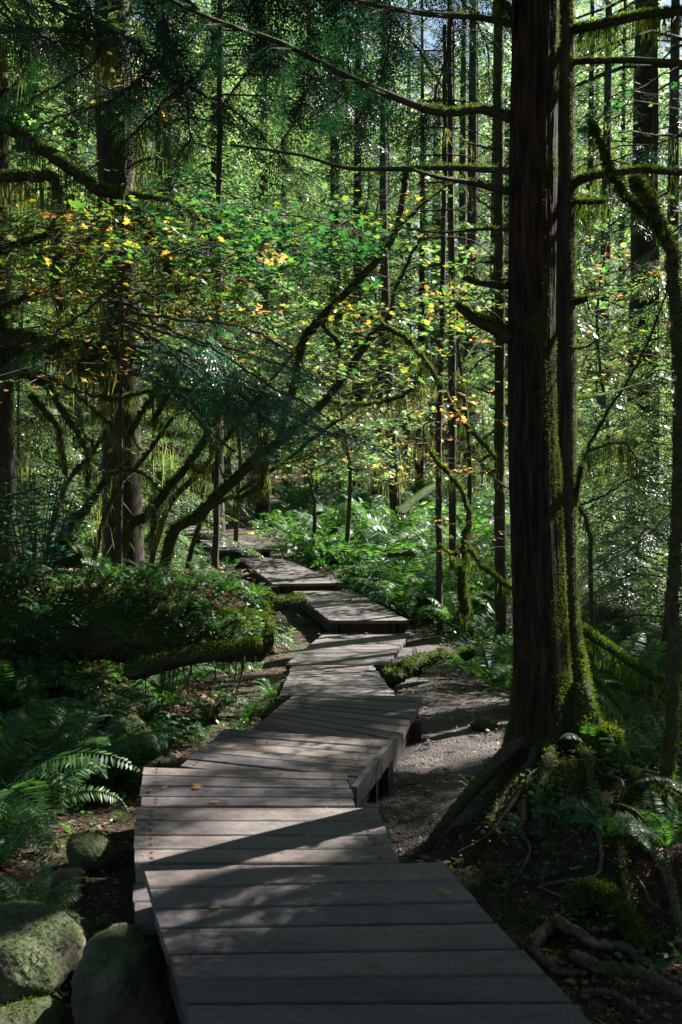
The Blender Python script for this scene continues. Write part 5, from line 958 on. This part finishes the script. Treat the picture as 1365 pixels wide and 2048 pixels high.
for n_, (px, Y, x0, x1, y0, y1, cnt, lbl) in enumerate([(690, 22, 600, 860, 600, 900, 80, 'backlit broadleaf sapling in the sunlit gap'), (620, 23, 545, 790, 835, 965, 110, 'low bright green bush lit from behind in the gap'), (930, 20, 850, 1010, 480, 800, 60, 'airy green maple left of the slim dark trunk'), (470, 24, 380, 560, 560, 800, 50, 'sunlit maple far behind the teal sprays'), (1210, 20, 1150, 1365, 380, 900, 70, 'green maple behind the right edge trunks'), (90, 20, -20, 240, 500, 900, 60, 'pale green maple behind the old mossy maple'), (760, 34, 600, 1000, 300, 700, 70, 'far sunlit maple in the gap')]):
    t_ = Stem('understory_maple', lbl, 'tree', 'sunlit maples in the background', 40 + n_); pyb = 880 + F * (CAMZ - float(gz((px - HX) / F * Y, Y))) / Y; ym = (y0 + y1) / 2
    t_.limb([(px, pyb), (px + 10, (pyb + ym) / 2), (px - 15, ym), (px + 20, y0)], Y, Y, .05, .012, moss=300, ground=True)
    for k in range(7): t_.limb([(px, ym + 20 * k - 40), ((px + (x0 if k % 2 else x1)) / 2, ym - 30 + 10 * k), (x0 if k % 2 else x1, (y0 + ym) / 2 + 30 * k - 60)], Y, Y + (k - 3) * .4, .02, .005, moss=100)
    t_.pads([(x0, x1, y0, y1, Y - 1.5, Y + 2, cnt, 'maple_sunlit', .13), (x0, x1, y0, y1, Y - 1.5, Y + 2, cnt // 6, 'maple_gold', .1)])
# ================================================================ small leafy shrub at the left
def shrub():
    rng = np.random.default_rng(77); b_ = G(60, 1250); b_ = np.array([P(70, 1200, 9.7)[0], 9.7, .1]); r = empty('leafy_shrub', b_, 'blue-green leafy shrub catching sky light at the left edge', 'shrub'); g = Geo(); tw = Geo(); T, X, N, S = [], [], [], []
    for i in range(46):
        e = P(rng.uniform(-40, 205), rng.uniform(925, 1060), rng.uniform(9.0, 10.2)) - b_; q = smooth_path([[rng.normal(0, .05), rng.normal(0, .05), 0], e * .55 + [0, 0, .12], e], 10); tube(tw, q, taper(10, .006, .002), 4, cap=False)
        for k in range(3, 10):
            for sd in (1, -1):
                d = nrm(q[k] - q[k - 1]); x = nrm(np.cross(d, [0, 0, 1.])) * sd + d * .5; T.append(q[k]); X.append(x - [0, 0, .15]); N.append([rng.normal(0, .3), rng.normal(0, .3), 1]); S.append(rng.uniform(.04, .075))
    X = nrm(np.array(X)); kites(g, np.array(T), X, np.array(N), np.array(S) * 1.35, np.array(S) * .8); g.build('leaves', M['shrub'], r); tw.build('stems', M['bark'], r)
shrub()
for n_, (x, y, Y, lbl, w_, cnt) in enumerate([(340, 1480, 7.6, 'leafy plant with long drooping leaves beside the mossy greenish stone', 110, 60), (960, 1250, 12, 'bright ground plant at the foot of the slim trunk', 120, 90), (90, 2010, 4.2, 'small leafy seedling by the large rounded boulder', 50, 26), (1010, 1270, 9, 'long yellow-green leaf cluster left of the big trunk', 50, 14), (190, 1960, 4.3, 'tiny seedling between the two boulders', 30, 10)]):
    rng = np.random.default_rng(90 + n_); b_ = G(x, y + 15); g = Geo(); w = w_ / F * b_[1]; m = cnt; a = rng.uniform(0, 6.28, m); rr = w * .6 * np.sqrt(rng.random(m)); h_ = rng.uniform(.1, .6, m) * w
    p = np.stack([np.cos(a) * rr * .5, np.sin(a) * rr * .5, h_], -1); dd = np.stack([np.cos(a), np.sin(a), rng.normal(-.25, .25, m)], -1); l = w * rng.uniform(.18, .4, m); kites(g, p, dd, randn(rng, m) * .3 + [0, 0, 1], l, l * .35, 0, .2)
    kites(g, np.zeros((m, 3)), p + [0, 0, .001], randn(rng, m), np.linalg.norm(p, axis=1), .005, 0)
    o = g.build('leafy_plant', M['herb']); o.location = tuple(b_); tag(o, lbl, 'plant')
# ================================================================ background conifers
def trunk_part(H, r, seed, low=.03, m='bark_far'):
    rng = np.random.default_rng(seed); g = Geo(); n = 26; z = np.concatenate([[0, .15, .4, .9], np.linspace(1.6, H, n - 4)]); bend = rng.normal(0, .12, 2)
    p = np.stack([bend[0] * np.sin(z / H * 3), bend[1] * np.sin(z / H * 2.5), z - .25], -1); rad = r * (1 - z / H * .75) * (1 + .55 * np.exp(-z / .35))
    V, N = tube(g, p, rad, 14, 0, .06, rng); return g, p, V, N
def crown(H, zc, R, nb, seed, tpl=SPF, sc=(.55, .85), dens=.26, o=None, rad=.03, skirt=0, kw=.12):
    rng = np.random.default_rng(seed); T, X, N, S = [], [], [], []; tw = Geo()
    for i in range(nb):
        u = (i + rng.random()) / nb; z = zc + (H - zc) * u ** 1.15; L_ = max(.3, R * (1 - u) ** .75 * rng.uniform(.55, 1.15)); a = i * 2.4 + rng.normal(0, .3); s = np.array([math.cos(a), math.sin(a), 0]); dr = rng.uniform(.15, .4)
        q = smooth_path([[0, 0, z], s * L_ * .35 + [0, 0, z + .04 * L_], s * L_ * .72 + [0, 0, z - .12 * L_], s * L_ + [0, 0, z - dr * L_]], 7); tube(tw, q, taper(7, .006 + rad * L_ / 3, .004), 4, 1, cap=False)
        d = dens * .5; t = L_ * .15; side = np.cross(s, [0, 0, 1.]); k = 0
        while t < L_:
            f = t / L_ * 6; i0 = min(int(f), 5); p = q[i0] + (q[i0 + 1] - q[i0]) * (f - i0); sd = 1 if k % 2 else -1
            T.append(p); X.append(s * .65 + side * sd * rng.uniform(.5, 1) - [0, 0, rng.uniform(.1, .5)]); N.append([rng.normal(0, .25), rng.normal(0, .25), 1]); S.append(rng.uniform(*sc) * (1.1 - .4 * t / L_)); t += d; k += 1
        T.append(q[-1]); X.append(s - [0, 0, .4]); N.append([0, 0, 1]); S.append(sc[0])
    T, X, N, S = map(np.array, (T, X, N, S))
    if o is not None:
        m = keep_spray(T, X, S, o, w=kw); T, X, N, S = T[m], X[m], N[m], S[m]
    g = tw
    for i, t in enumerate(tpl):
        m = np.arange(len(T)) % 3 == i
        if m.any(): t.put(g, T[m], X[m], N[m], S[m], 0)
    return g
def deadwood(H, zc, r, seed, nb=26, hang=True):
    rng = np.random.default_rng(seed); g = Geo(); gm = Geo()
    for i in range(nb):
        z = rng.uniform(1.2, zc + 2); a = rng.uniform(0, 6.28); L_ = rng.uniform(.5, 2.0); s = np.array([math.cos(a), math.sin(a), 0]); b_ = rng.normal(0, .25)
        q = smooth_path([[0, 0, z], s * L_ * .5 + [0, 0, z + .1 * L_ + b_ * .3], s * L_ + [rng.normal(0, .15), rng.normal(0, .15), z + b_ - .1 * L_]], 8); tube(g, q, taper(8, rng.uniform(.01, .022), .004), 5, cap=False)
        for k in range(rng.integers(1, 5)):
            p = q[rng.integers(3, 8)]; e = p + randn(rng, 1)[0] * .3; tube(g, np.array([p, (p + e) / 2 + [0, 0, .03], e]), taper(3, .005, .002), 4, cap=False)
        if hang: strands(gm, q[rng.integers(1, 8, 5)], rng, .3, .014, 6, .06)
    return g, gm
PRO = []
for i, (H, zc, R, nb, r) in enumerate([(24, 5.0, 2.6, 95, .24), (20, 3.2, 2.3, 95, .18), (26, 7.5, 2.8, 85, .30), (17, 2.0, 2.2, 90, .13), (22, 4.0, 2.4, 100, .2)]):
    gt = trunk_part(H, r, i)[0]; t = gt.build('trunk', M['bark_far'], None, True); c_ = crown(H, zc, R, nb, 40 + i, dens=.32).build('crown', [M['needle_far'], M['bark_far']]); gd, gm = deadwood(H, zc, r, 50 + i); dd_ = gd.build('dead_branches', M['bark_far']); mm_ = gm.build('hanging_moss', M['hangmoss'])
    PRO.append([t.data, c_.data, dd_.data, mm_.data]); [bpy.data.objects.remove(x) for x in (t, c_, dd_, mm_)]
def conifer(x, Y, v, sc, rz, label, group, name='conifer_tree', bare=False, z=None):
    r = empty(name, (x, Y, gz(x, Y) if z is None else z), label, 'tree', group, rz); r.scale = (sc,) * 3
    for n_, me in zip(('trunk', 'crown', 'dead_branches', 'hanging_moss'), PRO[v]):
        if bare and n_ == 'crown': continue
        o = bpy.data.objects.new(n_, me); COL.objects.link(o); o.parent = r
    return r
BGG = 'background conifers in the sunlit wood'
PLX = []
for px, Y, w, v, l in [(248, 14.5, .44, 4, 'thick dark trunk behind the left vine maples'), (335, 24, .42, 0, 'dark trunk right of the thick one at the left'), (432, 26, .3, 4, 'middle distance trunk draped in pale hanging moss'), (4, 13, .24, 1, 'dark trunk cut by the left edge'), (1285, 18, .42, 2, 'thick dark trunk with hanging moss near the right edge'),
                       (797, 27, .22, 3, 'slim dark straight trunk in the sunlit gap'), (748, 30, .17, 3, 'thin dark curved trunk left of the slim straight one'), (716, 36, .3, 0, 'sunlit brown trunk in the sunlit gap'), (940, 34, .36, 0, 'trunk between the sunlit gap and the slim dark trunk'),
                       (672, 38, .36, 2, 'pale grey trunk above the leaning maple'), (838, 38, .24, 1, 'faint thin trunk behind the gap'), (575, 40, .3, 1, 'trunk behind the teal sprays'), (525, 31, .3, 4, 'trunk behind the standing person'), (150, 30, .4, 0, 'trunk behind the old mossy maple'), (1205, 30, .3, 4, 'trunk just right of the big trunk'), (1345, 25, .3, 1, 'dark trunk behind the curved mossy stem'), (60, 24, .3, 4, 'trunk by the upper boardwalk'), (1240, 44, .3, 1, 'far trunk between the right edge trunks'), (620, 46, .3, 3, 'far trunk left of the pale grey one'), (770, 48, .3, 1, 'far trunk behind the slim straight one'), (985, 40, .3, 0, 'far trunk behind the slim dark conifer')]:
    x = (px - HX) / F * Y; base = [.24, .18, .30, .13, .2][v]; sc = max(.8, min(1.35, w / 2 / base * 1.15)); conifer(x, Y, v, sc, Y * 1.3, l, BGG, bare=px in (1285, 1345, 797, 748, 1205, 940, 4, 248)); PLX.append((x, Y))
rng = np.random.default_rng(123); n = 0
while n < 46:
    Y = 24 + 62 * rng.random() ** .8; x = rng.uniform(-.36, .36) * Y
    if abs(x - np.interp(Y, _WY, _WX)) < 1.5 and Y < 40 or any(math.hypot(x - a_, Y - b_) < 2.2 for a_, b_ in PLX): continue
    PLX.append((x, Y)); px = HX + x / Y * F; v = int(rng.integers(5)); n += 1
    w_ = 'at the far left' if px < 250 else 'behind the leaning maples' if px < 560 else 'beyond the sunlit gap' if px < 1000 else 'behind the big trunk' if px < 1160 else 'at the far right'
    conifer(x, Y, v, rng.uniform(.8, 1.2), rng.uniform(0, 6.28), bare=(n % 5 == 1), label=f"{['tall', 'slender', 'stout', 'small', 'bushy'][v]} {'distant' if Y > 50 else 'middle distance'} conifer {w_}", group=BGG)
# understory hemlocks with foliage to the ground
UND = []
for i in range(3):
    H = [4.5, 6, 3.2][i]; gt = trunk_part(H, .035, 60 + i)[0]; t = gt.build('trunk', M['bark_far'], None, True); c_ = crown(H, .5, [1.2, 1.5, 1.0][i], 60, 70 + i, SPM, (.3, .5), .2, rad=.01).build('crown', [M['needle_far'], M['bark_far']]); UND.append((t.data, c_.data)); bpy.data.objects.remove(t); bpy.data.objects.remove(c_)
for k, (px, Y, v, l) in enumerate([(60, 15, 0, 'left of the thick background trunk'), (300, 17, 1, 'behind the leaning stems at the left'), (1230, 15, 2, 'right of the big trunk in the dark gap'), (1330, 13, 0, 'at the right edge under the thick trunk'), (640, 31, 2, 'beyond the person'), (1090, 20, 1, 'behind the big trunk'),
                                   (405, 30, 1, 'left of the person'), (180, 24, 1, 'behind the mossy stump'), (1180, 24, 1, 'behind the slender orange maple'), (960, 32, 0, 'far back near the slim trunk'), (-10, 19, 1, 'at the left edge by the upper boardwalk'), (1365, 20, 1, 'beyond the right edge trunk')]):
    x = (px - HX) / F * Y; r = empty('young_conifer', (x, Y, gz(x, Y)), 'bushy young conifer ' + l, 'tree', 'young conifers in the understory', k * 1.1)
    for n_, me in zip(('trunk', 'crown'), UND[v]): o = bpy.data.objects.new(n_, me); COL.objects.link(o); o.parent = r
# tall conifers added around the frame so their crowns shade the trail
rng = np.random.default_rng(9)
for k, (x, y) in enumerate([(5.0, 12.6), (8.9, 16.3), (7.0, 19), (11.5, 18.5), (6.4, 7.6), (9.5, 9.5), (13.5, 13), (16.5, 21), (7.4, 11.1), (6.3, 8.0), (9.3, 11.6), (10.8, 12.6), (5.0, 16.5), (-4.2, 11), (-6, 17), (5.8, 6.0), (18, 16), (-3.5, 4.5), (3.4, 3.0), (-2.4, 0.5), (1.8, -1.2), (3.9, 7.1)]):
    H = rng.uniform(17, 23); zc = rng.uniform(5.0, 7.5); base = np.array([x, y, gz(x, y)]); r = empty('shade_conifer', base, ['tall conifer added to shade the trail from the right', 'tall conifer added as canopy over the trail from the left'][x < 0], 'tree', 'conifers added to shade the trail')
    trunk_part(H, rng.uniform(.14, .2), 200 + k, m='bark')[0].build('trunk', M['bark_far'], r, True)
    near_ = (x, y) in ((5.0, 12.6), (6.4, 7.6), (7.4, 11.1), (6.3, 8.0), (9.3, 11.6), (3.9, 7.1))
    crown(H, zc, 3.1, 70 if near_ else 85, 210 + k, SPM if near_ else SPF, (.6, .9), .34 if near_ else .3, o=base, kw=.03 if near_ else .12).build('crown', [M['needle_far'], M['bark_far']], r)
for k, (x, y, H) in enumerate([(5.3, 8.5, 10.5), (3.3, 6.2, 9)]):  # small unseen conifers added to keep the nearest planks in shade
    base = np.array([x, y, gz(x, y)]); r = empty('shade_conifer', base, 'small unseen conifer added to shade the nearest planks', 'tree', 'conifers added to shade the trail')
    trunk_part(H, .06, 300 + k, m='bark')[0].build('trunk', M['bark_far'], r, True); crown(H, 3.6, [1.25, 1.0][k], 75, 310 + k, SPM, (.45, .7), .22, o=[base, None][k], kw=.0).build('crown', [M['needle_far'], M['bark_far']], r)
# ================================================================ far wood closing the view
def far_wood():
    rng = np.random.default_rng(3); g = Geo(); n = 6500; a = rng.uniform(-.5, .5, n); d = rng.uniform(88, 112, n); x, y = np.sin(a) * d, np.cos(a) * d; z = gz(x, y) + rng.random(n) ** .85 * 30
    for i, t in enumerate(SPF):
        m = np.arange(n) % 3 == i; t.put(g, np.stack([x, y, z], -1)[m], randn(rng, m.sum()) * [1, 1, .4], randn(rng, m.sum()) * .5 + [0, 0, 1], rng.uniform(2.0, 4.0, m.sum()), 0)
    for k in range(110):
        a_ = rng.uniform(-.48, .48); d_ = rng.uniform(88, 110); xx, yy = math.sin(a_) * d_, math.cos(a_) * d_; zz = float(gz(xx, yy)); tube(g, np.array([[xx, yy, zz], [xx, yy, zz + 12], [xx, yy, zz + 26]]), [.35, .28, .1], 6, 1)
    tag(g.build('far_forest', [M['needle_sunlit'], M['bark_far']]), 'far sunlit wood closing the view', 'forest', kind='stuff')
far_wood()
# ================================================================ person on the trail
def skin_part(name, pts, edges, rad, m, parent, sub=2):
    me = bpy.data.meshes.new(name); me.from_pydata([tuple(p) for p in pts], edges, []); o = bpy.data.objects.new(name, me); COL.objects.link(o); o.parent = parent; me.materials.append(M[m])
    sk = o.modifiers.new('skin', 'SKIN'); sk.use_smooth_shade = True
    if not me.skin_vertices: 
        bpy.context.view_layer.objects.active = o
    for v, r in zip(me.skin_vertices[0].data, rad): v.radius = r if isinstance(r, tuple) else (r, r)
    me.skin_vertices[0].data[0].use_root = True
    ss = o.modifiers.new('sub', 'SUBSURF'); ss.levels = ss.render_levels = sub; return o
def person():
    b_ = P(505, 1019, 34); b_[2] = gz(b_[0], b_[1]); r = empty('person', b_, 'person in dark blue clothes with pale sleeves standing on the trail behind the leaning stems', 'person', rz=math.radians(25))
    B = [(0, 0, .93), (0, 0, 1.12), (0, 0, 1.32), (0, 0, 1.46), (0, -.01, 1.54), (0, -.03, 1.63), (0, -.02, 1.72),
         (.17, 0, 1.42), (.23, -.02, 1.18), (.12, -.22, 1.1), (-.17, 0, 1.42), (-.23, -.02, 1.18), (-.12, -.22, 1.12),
         (.09, 0, .88), (.10, -.02, .5), (.10, .02, .09), (.11, -.13, .04), (-.09, 0, .88), (-.10, -.06, .5), (-.10, .0, .09), (-.11, -.15, .04)]
    E = [(0, 1), (1, 2), (2, 3), (3, 4), (4, 5), (5, 6), (3, 7), (7, 8), (8, 9), (3, 10), (10, 11), (11, 12), (0, 13), (13, 14), (14, 15), (15, 16), (0, 17), (17, 18), (18, 19), (19, 20)]
    Rr = [(.15, .10), (.13, .09), (.15, .10), (.08, .07), .05, (.075, .095), (.055, .07), .05, .04, .03, .05, .04, .03, .08, .055, .04, .04, .08, .055, .04, .04]
    skin_part('body', B, E, Rr, 'skin', r)
    skin_part('trousers', [(0, 0, 1.0), (0, 0, .92), (.095, 0, .84), (.105, -.02, .5), (.105, .02, .12), (-.095, 0, .84), (-.105, -.06, .5), (-.105, 0, .12)], [(0, 1), (1, 2), (2, 3), (3, 4), (1, 5), (5, 6), (6, 7)], [(.165, .12), (.165, .12), .10, .075, .065, .10, .075, .065], 'denim', r)
    skin_part('jacket', [(0, 0, .94), (0, 0, 1.15), (0, 0, 1.34), (0, 0, 1.45)], [(0, 1), (1, 2), (2, 3)], [(.18, .13), (.17, .12), (.19, .13), (.11, .09)], 'vest', r)
    for s in (1, -1):
        skin_part('sleeve', [(s * .13, 0, 1.42), (s * .19, 0, 1.38), (s * .24, -.02, 1.2), (s * .17, -.14, 1.14)], [(0, 1), (1, 2), (2, 3)], [.07, .07, .055, .048], 'shirt', r)
        skin_part('shoe', [(s * .105, .05 - .02 * (s < 0), .05), (s * .108, -.04, .05), (s * .115, -.15, .035)], [(0, 1), (1, 2)], [(.05, .05), (.05, .045), (.045, .035)], 'shoe', r)
    skin_part('hair', [(0, .02, 1.66), (0, .01, 1.74), (0, -.03, 1.765)], [(0, 1), (1, 2)], [(.085, .08), (.085, .09), (.06, .06)], 'hair', r)
    g = Geo()
    for s in (1, -1):
        for f in range(5):
            a = np.array([s * .12, -.22 - 0, 1.1 + .02 * (s < 0)]); d_ = np.array([-s * .02 + (f - 2) * .012, -.06 - .015 * (2 - abs(f - 2)), -.02 + (.03 if f == 0 else 0)]); tube(g, smooth_path([a, a + d_ * .6, a + d_ + [0, .01, -.015]], 6), taper(6, .010, .007), 6)
    g.build('fingers', M['skin'], r, True)
person()
